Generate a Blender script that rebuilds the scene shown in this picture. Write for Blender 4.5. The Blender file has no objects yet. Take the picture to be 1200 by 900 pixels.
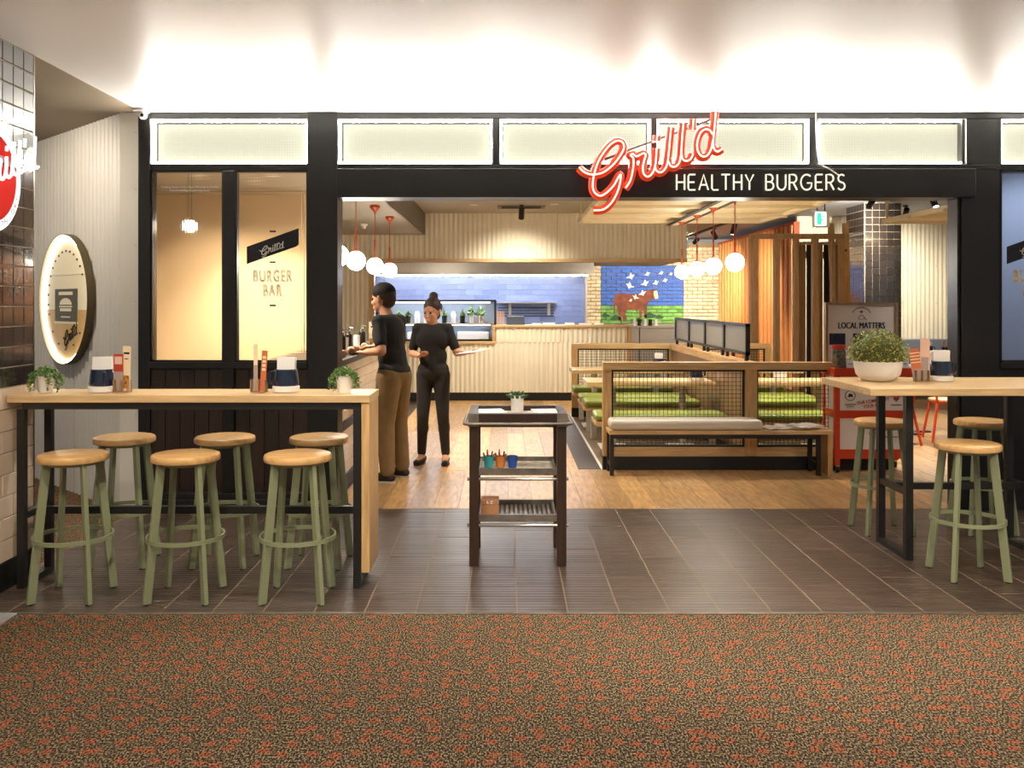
import bpy, bmesh, math, random
from mathutils import Vector, Matrix, Euler
random.seed(7)
S = bpy.context.scene
C = S.collection
PI = math.pi

# ---------------------------------------------------------------- camera, world, exposure
cd = bpy.data.cameras.new('camera')
cam = bpy.data.objects.new('camera', cd)
C.objects.link(cam)
cam.location = (0, 0, 1.55)
cam.rotation_euler = (PI/2, 0, 0)
cd.sensor_fit = 'HORIZONTAL'
cd.sensor_width = 36.0
cd.lens = 36.0*1090/1200
cd.shift_x = 9/1200
cd.shift_y = -95/1200
cd.clip_end = 100
S.camera = cam
w = bpy.data.worlds.new('mall_ambient')
S.world = w
w.use_nodes = True
w.node_tree.nodes['Background'].inputs[0].default_value = (1.0, 0.95, 0.89, 1)
w.node_tree.nodes['Background'].inputs[1].default_value = 0.20
vs = S.view_settings
vs.view_transform = 'Standard'
vs.look = 'None'
vs.exposure = 0.8
vs.gamma = 1.0
vs.use_curve_mapping = False

def aim(loc, tgt):
    d = Vector(tgt) - Vector(loc)
    return d.to_track_quat('-Z', 'Y').to_euler()

def spot(name, loc, tgt, energy, angle, blend=0.6, color=(1, 0.86, 0.68), radius=0.05, parent=None):
    l = bpy.data.lights.new(name, 'SPOT')
    l.energy = energy; l.spot_size = math.radians(angle); l.spot_blend = blend
    l.color = color; l.shadow_soft_size = radius
    o = bpy.data.objects.new(name, l); C.objects.link(o)
    if parent:
        o.parent = parent
        pl = Vector(parent.location)
    else:
        pl = Vector((0, 0, 0))
    o.location = Vector(loc) - pl
    o.rotation_euler = aim(loc, tgt)
    return o

# ---------------------------------------------------------------- mesh helpers
def lin(r, g, b):
    f = lambda c: (c/255)/12.92 if c/255 <= 0.04045 else (((c/255)+0.055)/1.055)**2.4
    return (f(r), f(g), f(b), 1)

class MB:
    def __init__(s): s.v = []; s.f = []
    def box(s, x0, x1, y0, y1, z0, z1):
        n = len(s.v)
        s.v += [(x0,y0,z0),(x1,y0,z0),(x1,y1,z0),(x0,y1,z0),(x0,y0,z1),(x1,y0,z1),(x1,y1,z1),(x0,y1,z1)]
        s.f += [tuple(n+i for i in q) for q in ((0,3,2,1),(4,5,6,7),(0,1,5,4),(1,2,6,5),(2,3,7,6),(3,0,4,7))]
        return s
    def cyl(s, p, q, r, r2=None, n=12, caps=True):
        r2 = r if r2 is None else r2
        p = Vector(p); q = Vector(q); d = (q-p).normalized()
        u = d.orthogonal().normalized(); w_ = d.cross(u)
        b = len(s.v)
        for c, rr in ((p, r), (q, r2)):
            for i in range(n):
                a = 2*PI*i/n
                s.v.append(tuple(c + (u*math.cos(a) + w_*math.sin(a))*rr))
        for i in range(n):
            j = (i+1) % n
            s.f.append((b+i, b+j, b+n+j, b+n+i))
        if caps:
            s.f.append(tuple(b+i for i in reversed(range(n))))
            s.f.append(tuple(b+n+i for i in range(n)))
        return s
    def lathe(s, prof, n=24, c=(0,0,0)):
        b = len(s.v); m = len(prof)
        for r, z in prof:
            for i in range(n):
                a = 2*PI*i/n
                s.v.append((c[0]+max(r,1e-4)*math.cos(a), c[1]+max(r,1e-4)*math.sin(a), c[2]+z))
        for k in range(m-1):
            for i in range(n):
                j = (i+1) % n
                s.f.append((b+k*n+i, b+k*n+j, b+(k+1)*n+j, b+(k+1)*n+i))
        s.f.append(tuple(b+i for i in reversed(range(n))))
        s.f.append(tuple(b+(m-1)*n+i for i in range(n)))
        return s
    def sweep(s, pts, r, n=8, closed=False, flat=None):
        P = [Vector(p) for p in pts]; m = len(P); b = len(s.v)
        up = None
        for k in range(m):
            if closed: t = (P[(k+1) % m]-P[k-1])
            else: t = P[min(k+1, m-1)]-P[max(k-1, 0)]
            t.normalize()
            if up is None: up = t.orthogonal().normalized()
            if flat is not None:
                side = t.cross(Vector(flat)).normalized(); upv = Vector(flat)
            else:
                up = (up - t*up.dot(t)).normalized(); side = t.cross(up); upv = up
            rr = r[k] if isinstance(r, (list, tuple)) else r
            for i in range(n):
                a = 2*PI*i/n + PI/n
                s.v.append(tuple(P[k] + (side*math.cos(a)+upv*math.sin(a))*rr))
        for k in range(m if closed else m-1):
            k2 = (k+1) % m
            for i in range(n):
                j = (i+1) % n
                s.f.append((b+k*n+i, b+k*n+j, b+k2*n+j, b+k2*n+i))
        if not closed:
            s.f.append(tuple(b+i for i in reversed(range(n))))
            s.f.append(tuple(b+(m-1)*n+i for i in range(n)))
        return s
    def prism(s, poly, d0, d1, ax='y'):
        """poly of (a,b): ax y -> (x,z) extruded y d0..d1; ax z -> (x,y); ax x -> (y,z)"""
        b = len(s.v); n = len(poly)
        for d in (d0, d1):
            for a_, b_ in poly:
                s.v.append({'y': (a_, d, b_), 'z': (a_, b_, d), 'x': (d, a_, b_)}[ax])
        for i in range(n):
            j = (i+1) % n
            s.f.append((b+i, b+j, b+n+j, b+n+i))
        s.f.append(tuple(b+i for i in reversed(range(n))))
        s.f.append(tuple(b+n+i for i in range(n)))
        return s
    def sphere(s, c, r, n=16, m=10, sc=(1,1,1)):
        prof = [(r*math.sin(PI*k/m), -r*math.cos(PI*k/m)) for k in range(m+1)]
        b = len(s.v)
        s.lathe(prof, n)
        for i in range(b, len(s.v)):
            x, y, z = s.v[i]
            s.v[i] = (c[0]+x*sc[0], c[1]+y*sc[1], c[2]+z*sc[2])
        return s
    def bar(s, p, q, a, b_, up=(0,0,1)):
        """rectangular bar p->q, width a (perp to up), b_ along up-ish"""
        p = Vector(p); q = Vector(q); d = (q-p).normalized()
        sd = d.cross(Vector(up)).normalized(); u = sd.cross(d)
        n = len(s.v)
        for c in (p, q):
            for i, j in ((-1,-1),(1,-1),(1,1),(-1,1)):
                s.v.append(tuple(c + sd*(i*a/2) + u*(j*b_/2)))
        s.f += [tuple(n+i for i in q_) for q_ in ((0,1,2,3),(7,6,5,4),(0,4,5,1),(1,5,6,2),(2,6,7,3),(3,7,4,0))]
        return s
    def mesh(s, name):
        me = bpy.data.meshes.new(name)
        me.from_pydata(s.v, [], s.f)
        bm = bmesh.new(); bm.from_mesh(me)
        bmesh.ops.recalc_face_normals(bm, faces=bm.faces)
        bm.to_mesh(me); bm.free()
        return me
    def build(s, name, m, parent=None, smooth=False, bevel=0, local=False):
        if parent is not None and not local:
            r = ROOT.get(parent.name)
            if r: s.v = [(a-r[0], b-r[1], c-r[2]) for a, b, c in s.v]
        me = s.mesh(name)
        o = link(name, me, m, parent)
        if smooth: shade(me, smooth)
        if bevel:
            md = o.modifiers.new('bevel', 'BEVEL'); md.width = bevel; md.segments = 2; md.limit_method = 'ANGLE'
        return o

ROOT = {}
def link(name, me, m, parent=None):
    o = bpy.data.objects.new(name, me)
    C.objects.link(o)
    if m is not None and len(me.materials) == 0: me.materials.append(m)
    if parent is not None:
        o.parent = parent
        if parent.name in ROOT: ROOT[o.name] = ROOT[parent.name]
    return o
def shade(me, ang=True):
    me.polygons.foreach_set('use_smooth', [True]*len(me.polygons))
    if ang is not True:
        me.set_sharp_from_angle(angle=math.radians(ang))
    else:
        me.set_sharp_from_angle(angle=math.radians(40))
def tag(o, label, cat=None, group=None, kind=None):
    if label: o['label'] = label
    if cat: o['category'] = cat
    if group: o['group'] = group
    if kind: o['kind'] = kind
    return o
def thing(name, label, cat, loc=(0,0,0), rz=0, group=None):
    o = bpy.data.objects.new(name, None); C.objects.link(o)
    o.empty_display_size = 0.1
    o.location = loc; o.rotation_euler = (0, 0, rz)
    ROOT[o.name] = tuple(loc) if rz == 0 else (0, 0, 0)
    return tag(o, label, cat, group)
def struct(name, loc=(0,0,0), label=None):
    o = bpy.data.objects.new(name, None); C.objects.link(o); o.location = loc
    ROOT[o.name] = tuple(loc)
    return tag(o, label, kind='structure')
def copy_tree(o, parent=None):
    c = o.copy(); C.objects.link(c)
    if parent is not None: c.parent = parent
    for ch in o.children: copy_tree(ch, c)
    return c
def smoothpts(pts, k=6, closed=False):
    P = [Vector(p) for p in pts]; n = len(P); out = []
    rng = range(n if closed else n-1)
    for i in rng:
        p1 = P[i]; p2 = P[(i+1) % n]
        p0 = P[i-1] if (i > 0 or closed) else p1*2-p2
        p3 = P[(i+2) % n] if (i+2 < n or closed) else p2*2-p1
        for j in range(k):
            t = j/k
            out.append(0.5*((2*p1)+(p2-p0)*t+(2*p0-5*p1+4*p2-p3)*t*t+(3*p1-p0-3*p2+p3)*t*t*t))
    if not closed: out.append(P[-1])
    return out
def text(name, body, size, m, parent, loc, rot=(PI/2,0,0), ext=0.0008, align='CENTER', sx=1.0, bold=0.0, space=1.0):
    cu = bpy.data.curves.new(name, 'FONT')
    cu.body = body; cu.size = size; cu.extrude = ext; cu.align_x = align; cu.align_y = 'CENTER'
    cu.offset = bold; cu.space_character = space; cu.resolution_u = 3
    t = bpy.data.objects.new(name, cu); C.objects.link(t)
    dg = bpy.context.evaluated_depsgraph_get()
    me = bpy.data.meshes.new_from_object(t.evaluated_get(dg))
    C.objects.unlink(t); bpy.data.objects.remove(t)
    me.name = name
    me.materials.clear()
    o = link(name, me, m, parent)
    r = ROOT.get(parent.name, (0,0,0)) if parent else (0,0,0)
    o.location = Vector(loc)-Vector(r); o.rotation_euler = rot; o.scale = (sx, 1, 1)
    return o
CACHE = {}
def block(dx, dy, dz, bev=0.0):
    """chamfered block centred on origin, shared by size"""
    k = (round(dx,4), round(dy,4), round(dz,4), bev)
    if k not in CACHE:
        bm = bmesh.new()
        bmesh.ops.create_cube(bm, size=1)
        bmesh.ops.scale(bm, vec=(dx, dy, dz), verts=bm.verts)
        if bev: bmesh.ops.bevel(bm, geom=bm.edges[:], offset=bev, segments=1, affect='EDGES')
        me = bpy.data.meshes.new('block'); bm.to_mesh(me); bm.free()
        CACHE[k] = me
    return CACHE[k]
def piece(name, c, d, m, parent, bev=0.0, rot=None):
    """piece with world centre c and size d; mesh shared per (size, material)"""
    k = (round(d[0],4), round(d[1],4), round(d[2],4), bev, m.name)
    if k not in CACHE:
        me = block(*d, bev).copy(); me.name = name; me.materials.append(m); CACHE[k] = me
    o = bpy.data.objects.new(name, CACHE[k]); C.objects.link(o)
    o.parent = parent
    r = ROOT.get(parent.name, (0,0,0))
    o.location = (c[0]-r[0], c[1]-r[1], c[2]-r[2])
    if rot: o.rotation_euler = rot
    return o

# ---------------------------------------------------------------- materials
def mat(name, col, rough=0.5, metal=0.0, var=0.0, scale=8.0, stretch=(1,1,1), bump=0.0, rnd=0.0, col2=None, emit=None, es=0.0, coat=0.0, detail=4, bscale=None, spec=0.5):
    m = bpy.data.materials.new(name); m.use_nodes = True
    nt = m.node_tree; N = nt.nodes; L = nt.links
    b = N['Principled BSDF']
    b.inputs['Base Color'].default_value = col
    b.inputs['Roughness'].default_value = rough
    b.inputs['Metallic'].default_value = metal
    b.inputs['Coat Weight'].default_value = coat
    b.inputs['Specular IOR Level'].default_value = spec
    if emit:
        b.inputs['Emission Color'].default_value = emit; b.inputs['Emission Strength'].default_value = es
    if var or bump or rnd or col2:
        g = N.new('ShaderNodeNewGeometry'); mp = N.new('ShaderNodeMapping')
        mp.inputs['Scale'].default_value = stretch
        oi = N.new('ShaderNodeObjectInfo')
        ad = N.new('ShaderNodeVectorMath'); ad.operation = 'ADD'
        ml = N.new('ShaderNodeMath'); ml.operation = 'MULTIPLY'; ml.inputs[1].default_value = 37.0
        L.new(oi.outputs['Random'], ml.inputs[0])
        L.new(g.outputs['Position'], ad.inputs[0]); L.new(ml.outputs[0], ad.inputs[1])
        L.new(ad.outputs[0], mp.inputs['Vector'])
        nz = N.new('ShaderNodeTexNoise'); nz.inputs['Scale'].default_value = scale; nz.inputs['Detail'].default_value = detail
        L.new(mp.outputs[0], nz.inputs['Vector'])
        c2 = col2 or tuple(max(0, c*(1-var)) for c in col[:3])+(1,)
        c1 = col if col2 else tuple(min(1, c*(1+var*0.6)) for c in col[:3])+(1,)
        rp = N.new('ShaderNodeValToRGB')
        rp.color_ramp.elements[0].position = 0.3; rp.color_ramp.elements[0].color = c2
        rp.color_ramp.elements[1].position = 0.7; rp.color_ramp.elements[1].color = c1
        L.new(nz.outputs['Fac'], rp.inputs['Fac'])
        out = rp.outputs['Color']
        if rnd:
            hs = N.new('ShaderNodeHueSaturation')
            mr = N.new('ShaderNodeMapRange'); mr.inputs['To Min'].default_value = 1-rnd; mr.inputs['To Max'].default_value = 1+rnd
            L.new(oi.outputs['Random'], mr.inputs['Value']); L.new(mr.outputs[0], hs.inputs['Value'])
            L.new(out, hs.inputs['Color']); out = hs.outputs['Color']
        L.new(out, b.inputs['Base Color'])
        if bump:
            bp = N.new('ShaderNodeBump'); bp.inputs['Strength'].default_value = bump; bp.inputs['Distance'].default_value = 0.004
            src = nz
            if bscale:
                src = N.new('ShaderNodeTexNoise'); src.inputs['Scale'].default_value = bscale
                L.new(mp.outputs[0], src.inputs['Vector'])
            L.new(src.outputs['Fac'], bp.inputs['Height']); L.new(bp.outputs[0], b.inputs['Normal'])
    return m
def glow(name, col, strength):
    m = bpy.data.materials.new(name); m.use_nodes = True
    N = m.node_tree.nodes; N.clear()
    e = N.new('ShaderNodeEmission'); o = N.new('ShaderNodeOutputMaterial')
    e.inputs[0].default_value = col; e.inputs[1].default_value = strength
    m.node_tree.links.new(e.outputs[0], o.inputs[0])
    return m

def carpet_mat():
    m = mat('carpet_weave', (0.05,0.04,0.03,1), rough=0.95, spec=0.1)
    nt = m.node_tree; N = nt.nodes; L = nt.links; b = N['Principled BSDF']
    g = N.new('ShaderNodeNewGeometry')
    mpn = N.new('ShaderNodeMapping'); mpn.inputs['Scale'].default_value = (1.0, 0.55, 0)
    L.new(g.outputs['Position'], mpn.inputs['Vector'])
    nz = N.new('ShaderNodeTexNoise'); nz.inputs['Scale'].default_value = 150; nz.inputs['Detail'].default_value = 1
    L.new(mpn.outputs[0], nz.inputs['Vector'])
    rp = N.new('ShaderNodeValToRGB'); e = rp.color_ramp.elements
    e[0].position = 0.36; e[0].color = lin(24,20,17); e[1].position = 0.64; e[1].color = lin(150,132,102)
    k = e.new(0.5); k.color = lin(72,61,48)
    L.new(nz.outputs['Fac'], rp.inputs['Fac'])
    # woven flecks: clusters of short slanted dashes
    v = N.new('ShaderNodeTexVoronoi'); v.inputs['Scale'].default_value = 11.3; v.inputs['Randomness'].default_value = 0.7; v.voronoi_dimensions = '2D'
    L.new(g.outputs['Position'], v.inputs['Vector'])
    lt = N.new('ShaderNodeMapRange'); lt.inputs['From Min'].default_value = 0.27; lt.inputs['From Max'].default_value = 0.22
    L.new(v.outputs['Distance'], lt.inputs['Value'])
    mp = N.new('ShaderNodeMapping'); mp.inputs['Rotation'].default_value = (0, 0, math.radians(24)); mp.inputs['Scale'].default_value = (1,1,0)
    L.new(g.outputs['Position'], mp.inputs['Vector'])
    wv = N.new('ShaderNodeTexWave'); wv.inputs['Scale'].default_value = 19; wv.inputs['Distortion'].default_value = 0.8; wv.inputs['Detail Scale'].default_value = 6
    L.new(mp.outputs[0], wv.inputs['Vector'])
    st = N.new('ShaderNodeMapRange'); st.inputs['From Min'].default_value = 0.42; st.inputs['From Max'].default_value = 0.62
    L.new(wv.outputs['Fac'], st.inputs['Value'])
    mu = N.new('ShaderNodeMath'); mu.operation = 'MULTIPLY'
    L.new(lt.outputs[0], mu.inputs[0]); L.new(st.outputs[0], mu.inputs[1])
    m2 = N.new('ShaderNodeMapRange'); m2.inputs['From Min'].default_value = 0.34; m2.inputs['From Max'].default_value = 0.5; m2.inputs['To Min'].default_value = 0.35
    L.new(nz.outputs['Fac'], m2.inputs['Value'])
    mu2 = N.new('ShaderNodeMath'); mu2.operation = 'MULTIPLY'
    L.new(mu.outputs[0], mu2.inputs[0]); L.new(m2.outputs[0], mu2.inputs[1])
    mx = N.new('ShaderNodeMix'); mx.data_type = 'RGBA'
    L.new(mu2.outputs[0], mx.inputs[0]); L.new(rp.outputs[0], mx.inputs[6]); mx.inputs[7].default_value = lin(172,80,46)
    L.new(mx.outputs[2], b.inputs['Base Color'])
    bp = N.new('ShaderNodeBump'); bp.inputs['Strength'].default_value = 0.5; bp.inputs['Distance'].default_value = 0.004
    L.new(nz.outputs['Fac'], bp.inputs['Height']); L.new(bp.outputs[0], b.inputs['Normal'])
    return m

def rib_tile_mat():
    m = mat('ribbed_floor_tile', lin(74,60,50), rough=0.34, var=0.35, scale=5, stretch=(0.6,6,1), rnd=0.18)
    nt = m.node_tree; N = nt.nodes; L = nt.links; b = N['Principled BSDF']
    g = N.new('ShaderNodeNewGeometry')
    mp = N.new('ShaderNodeMapping'); mp.inputs['Scale'].default_value = (0.02, 1, 0)
    L.new(g.outputs['Position'], mp.inputs['Vector'])
    wv = N.new('ShaderNodeTexWave'); wv.bands_direction = 'Y'; wv.inputs['Scale'].default_value = 7.5; wv.inputs['Distortion'].default_value = 3.0; wv.inputs['Detail'].default_value = 3; wv.inputs['Detail Scale'].default_value = 3
    L.new(mp.outputs[0], wv.inputs['Vector'])
    bp = N.new('ShaderNodeBump'); bp.inputs['Strength'].default_value = 0.35; bp.inputs['Distance'].default_value = 0.004
    L.new(wv.outputs['Fac'], bp.inputs['Height']); L.new(bp.outputs[0], b.inputs['Normal'])
    n2 = N.new('ShaderNodeTexNoise'); n2.inputs['Scale'].default_value = 30
    L.new(mp.outputs[0], n2.inputs['Vector'])
    mr = N.new('ShaderNodeMapRange'); mr.inputs['To Min'].default_value = 0.22; mr.inputs['To Max'].default_value = 0.5
    L.new(n2.outputs['Fac'], mr.inputs['Value']); L.new(mr.outputs[0], b.inputs['Roughness'])
    return m

def grid_glass(name, tint, rough, pitch, alpha_emit=None):
    """pressed cross-reeded obscure glass"""
    m = bpy.data.materials.new(name); m.use_nodes = True
    nt = m.node_tree; N = nt.nodes; L = nt.links; b = N['Principled BSDF']
    b.inputs['Base Color'].default_value = tint
    b.inputs['Roughness'].default_value = rough
    b.inputs['Transmission Weight'].default_value = 1.0
    b.inputs['IOR'].default_value = 1.2
    b.inputs['Specular IOR Level'].default_value = 0.6
    g = N.new('ShaderNodeNewGeometry')
    hs = []
    for ax in ('X', 'Z'):
        wv = N.new('ShaderNodeTexWave'); wv.bands_direction = ax; wv.inputs['Scale'].default_value = 0.314/pitch
        L.new(g.outputs['Position'], wv.inputs['Vector']); hs.append(wv)
    ad = N.new('ShaderNodeMath'); ad.operation = 'ADD'
    L.new(hs[0].outputs['Fac'], ad.inputs[0]); L.new(hs[1].outputs['Fac'], ad.inputs[1])
    bp = N.new('ShaderNodeBump'); bp.inputs['Strength'].default_value = 0.5; bp.inputs['Distance'].default_value = 0.003
    L.new(ad.outputs[0], bp.inputs['Height']); L.new(bp.outputs[0], b.inputs['Normal'])
    return m

M = {}
M['carpet'] = carpet_mat()
M['rib_tile'] = rib_tile_mat()
M['grout'] = mat('grout', lin(176,162,136), 0.9)
M['dark_grout'] = mat('dark_grout', lin(134,118,97), 0.9)
M['stone'] = mat('grey_stone', lin(150,150,152), 0.5, var=0.15, scale=6)
M['plank'] = mat('oak_plank', lin(188,148,96), 0.36, var=0.36, scale=6, stretch=(6,0.9,1), rnd=0.26, bump=0.05)
M['oak'] = mat('oak_top', lin(214,180,130), 0.38, var=0.22, scale=5, stretch=(0.8,9,9), bump=0.04)
M['oak_v'] = mat('oak_upright', lin(208,168,114), 0.42, var=0.25, scale=6, stretch=(9,9,0.8), bump=0.04)
M['oak_y'] = mat('oak_lengthwise', lin(208,168,114), 0.42, var=0.25, scale=6, stretch=(9,0.8,9), bump=0.04)
M['seat'] = mat('stool_seat_oak', lin(216,172,112), 0.33, var=0.25, scale=5, stretch=(1,8,4), rnd=0.1)
M['walnut'] = mat('dark_stained_board', lin(42,28,17), 0.45, var=0.35, scale=7, stretch=(8,8,0.5), rnd=0.3, bump=0.05)
M['black'] = mat('black_powdercoat', lin(17,16,15), 0.38, var=0.1, scale=3)
M['black_m'] = mat('black_matte', lin(18,17,16), 0.6)
M['steel_black'] = mat('black_steel_tube', lin(30,29,28), 0.4)
M['sage'] = mat('sage_green_paint', lin(140,146,112), 0.42)
M['cream_sheet'] = mat('cream_corrugated_sheet', lin(238,230,206), 0.5, var=0.05, scale=2)
M['grey_sheet'] = mat('grey_corrugated_sheet', lin(196,192,184), 0.45, var=0.05, scale=2)
M['white_trim'] = mat('pale_trim', lin(214,210,200), 0.5)
M['ceiling'] = mat('white_ceiling_paint', lin(244,243,241), 0.42)
M['taupe'] = mat('taupe_ceiling', lin(150,134,112), 0.7)  # darker, browner tone than the mall ceiling
M['soffit'] = mat('beige_soffit_paint', lin(172,163,145), 0.7)
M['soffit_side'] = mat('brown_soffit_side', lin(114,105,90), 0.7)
M['bluegrey'] = mat('grey_ceiling_paint', lin(140,140,146), 0.7)
M['char_tile'] = mat('charcoal_glazed_tile', lin(44,38,36), 0.16, rnd=0.25, var=0.1, scale=3, coat=1.0, spec=1.0)
M['cream_tile'] = mat('cream_glazed_tile', lin(226,204,180), 0.25, rnd=0.08, var=0.05, scale=3)
M['blue_tile'] = mat('blue_subway_tile', lin(122,132,170), 0.2, rnd=0.14, var=0.1, scale=3)
M['skirt'] = mat('black_skirting', lin(18,17,16), 0.5)
M['white'] = mat('white_ceramic', lin(236,232,226), 0.3)
M['paper'] = mat('white_paper', lin(240,238,234), 0.8)
M['navy'] = mat('navy_enamel', lin(24,36,58), 0.15, coat=0.5)
M['green_leaf'] = mat('trailing_leaf', lin(98,140,62), 0.5, col2=lin(44,82,30), scale=60)
M['pale_leaf'] = mat('pale_leaf', lin(150,176,96), 0.5, col2=lin(84,120,48), scale=60)
M['box_leaf'] = mat('boxwood_leaf', lin(190,184,88), 0.5, col2=lin(96,100,38), scale=70)
M['soil'] = mat('soil', lin(48,36,26), 0.95)
M['green_vinyl'] = mat('olive_green_vinyl', lin(132,146,58), 0.4, var=0.08, scale=4)
M['grey_vinyl'] = mat('pale_grey_vinyl', lin(214,208,196), 0.45)
M['red'] = mat('red_orange_paint', lin(206,62,28), 0.4)
M['copper'] = mat('copper_red_metal', lin(196,92,64), 0.3, metal=0.6)
M['steel'] = mat('brushed_stainless', lin(196,188,176), 0.28, metal=1.0, var=0.08, scale=4, stretch=(1,1,30))
M['chrome'] = mat('chrome', lin(220,216,210), 0.12, metal=1.0)
M['galv'] = mat('worn_galvanised_steel', lin(150,142,130), 0.4, metal=0.8, var=0.35, scale=14)
M['dark_wood'] = mat('dark_stained_trolley_wood', lin(56,38,28), 0.4, var=0.3, scale=8, stretch=(6,6,0.8))
M['worn_white'] = mat('distressed_white_paint', lin(226,218,202), 0.6, col2=lin(160,144,120), scale=22)
M['canopy'] = mat('cream_perforated_metal', lin(232,216,182), 0.5)
M['cardboard'] = mat('kraft_card', lin(176,124,84), 0.8, var=0.1)
M['poster'] = mat('poster_paper', lin(232,218,202), 0.7, var=0.05, scale=5)
M['ink'] = mat('black_ink', lin(30,28,28), 0.7)
M['red_ink'] = mat('red_ink', lin(180,44,36), 0.7)
M['orange_batten'] = mat('orange_lit_batten', lin(214,150,84), 0.45, var=0.2, scale=6, stretch=(9,9,0.7), rnd=0.12)  # orange light on the battens is put into the wood colour
M['orange_back'] = mat('orange_glow_panel', lin(196,84,30), 0.6)  # orange glow between the battens, painted as panel colour
M['mid_wood'] = mat('brown_timber_screen', lin(160,126,86), 0.45, var=0.25, scale=6, stretch=(9,9,0.8))
M['brick_buff'] = mat('buff_brick', lin(204,184,148), 0.85, var=0.3, scale=9, rnd=0.18)
M['brick_blue'] = mat('blue_painted_brick', lin(44,92,176), 0.7, var=0.15, scale=5, rnd=0.08)
M['brick_green'] = mat('green_painted_brick', lin(120,176,78), 0.7, col2=lin(60,112,44), scale=4, rnd=0.06)
M['mortar'] = mat('mortar', lin(150,128,96), 0.95)
M['cow'] = mat('brown_cow_paint', lin(132,66,34), 0.75, col2=lin(78,36,20), scale=7)
M['cow_light'] = mat('cream_cow_paint', lin(220,190,150), 0.75)
M['bird_paint'] = mat('white_bird_paint', lin(240,232,214), 0.75)
M['glass_clear'] = None
M['screen_glass'] = mat('frosted_screen_pane', lin(146,146,142), 0.35, var=0.05)
M['wire'] = mat('black_wire', lin(34,30,26), 0.5)
M['sign_black'] = mat('sign_black_film', lin(18,19,26), 0.25)
M['gold'] = mat('brushed_gold_face', lin(222,190,130), 0.25, metal=0.5, var=0.1, scale=4)
M['sign_cream'] = mat('cream_sign_print', lin(236,224,190), 0.4)
M['sign_tan'] = mat('tan_sign_print', lin(206,164,96), 0.4, var=0.12, scale=5)
M['sign_olive'] = mat('olive_sign_print', lin(74,66,44), 0.4)
M['skin_a'] = mat('skin', lin(206,150,116), 0.55)
M['cloth_black'] = mat('black_cotton', lin(26,23,22), 0.85, bump=0.1, scale=60)
M['cloth_khaki'] = mat('khaki_cotton', lin(126,100,62), 0.85, var=0.12, scale=12)
M['legging'] = mat('black_legging', lin(30,26,24), 0.7)
M['hair'] = mat('dark_brown_hair', lin(58,36,24), 0.6, var=0.3, scale=30, stretch=(1,1,0.2))
M['shoe'] = mat('black_leather', lin(28,24,24), 0.45)
M['sole'] = mat('pale_rubber_sole', lin(190,182,170), 0.6)
gc = bpy.data.materials.new('clear_glass'); gc.use_nodes = True
_b = gc.node_tree.nodes['Principled BSDF']
_b.inputs['Transmission Weight'].default_value = 1.0; _b.inputs['Roughness'].default_value = 0.02; _b.inputs['IOR'].default_value = 1.05
M['glass_clear'] = gc
M['led'] = glow('warm_white_led', (1.0, 0.95, 0.86, 1), 165)
M['led_ring'] = glow('sign_rim_led', (1.0, 0.93, 0.78, 1), 9)
M['led_cool'] = glow('cool_white_led', (0.80, 0.88, 1.0, 1), 55)
M['globe'] = glow('opal_globe_light', (1.0, 0.93, 0.80, 1), 24)
M['neon_core'] = glow('red_neon_core', (1.0, 0.45, 0.32, 1), 3.2)
M['neon_red'] = mat('red_channel_letter', lin(220,58,28), 0.4, emit=(1.0, 0.09, 0.02, 1), es=0.16)
M['neon_cream'] = glow('cream_neon_tube', (1.0, 0.86, 0.62, 1), 0.8)
M['vinyl_white'] = bpy.data.materials.new('white_vinyl_film')
M['lens'] = glow('lamp_lens', (1.0, 0.86, 0.64, 1), 30)
M['white_glow'] = glow('white_sign_glow', (1.0, 0.97, 0.95, 1), 1.1)
M['red_glow'] = mat('red_sign_face', lin(176,20,16), 0.85, emit=(0.9, 0.05, 0.03, 1), es=0.2, spec=0.05)

def film(m, col):
    m.use_nodes = True; N = m.node_tree.nodes; L = m.node_tree.links; N.clear()
    a = N.new('ShaderNodeBsdfDiffuse'); b = N.new('ShaderNodeBsdfTranslucent'); x = N.new('ShaderNodeMixShader'); o = N.new('ShaderNodeOutputMaterial')
    a.inputs[0].default_value = col; b.inputs[0].default_value = col
    L.new(a.outputs[0], x.inputs[1]); L.new(b.outputs[0], x.inputs[2])
    tp = N.new('ShaderNodeBsdfTransparent'); y = N.new('ShaderNodeMixShader'); y.inputs[0].default_value = 0.35
    L.new(x.outputs[0], y.inputs[1]); L.new(tp.outputs[0], y.inputs[2]); L.new(y.outputs[0], o.inputs[0])
film(M['vinyl_white'], lin(250,246,236))

# ---------------------------------------------------------------- mall ceiling lamps that light the forecourt (above and behind the frame)
CEIL = 2.972
FY = 6.95
def downlight(x, y, z, tgt, e, ang, label, r=0.06, color=(1,0.88,0.72), blend=0.7):
    t = thing('downlight', label, 'downlight', (x, y, z))
    b = MB(); b.lathe([(r+0.015, -0.004), (r+0.015, 0.0), (r, 0.0), (r, -0.006)], 20, (x, y, z)); b.build('trim_ring', M['white'], t)
    b = MB(); b.lathe([(r*0.8, -0.003), (r*0.8, -0.001)], 20, (x, y, z)); b.build('lens', M['lens'], t)
    spot('lamp', (x, y, z-0.012), tgt, e, ang, blend, color, 0.04, t)
    return t
EX = 0.42
for i, (x, y, tx, ty, e, a) in enumerate((
        (-1.35, 3.55, -1.45, 5.6, 330, 70), (0.30, 3.3, 0.15, 5.4, 240, 70), (1.65, 3.55, 1.4, 4.9, 360, 66), (3.4, 3.55, 3.0, 5.4, 300, 70))):
    downlight(x, y, CEIL, (tx, ty, 0), e*EX, a, 'recessed downlight in white mall ceiling, number %s from the tiled wall' % ('one', 'two', 'three', 'four')[i])
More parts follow.
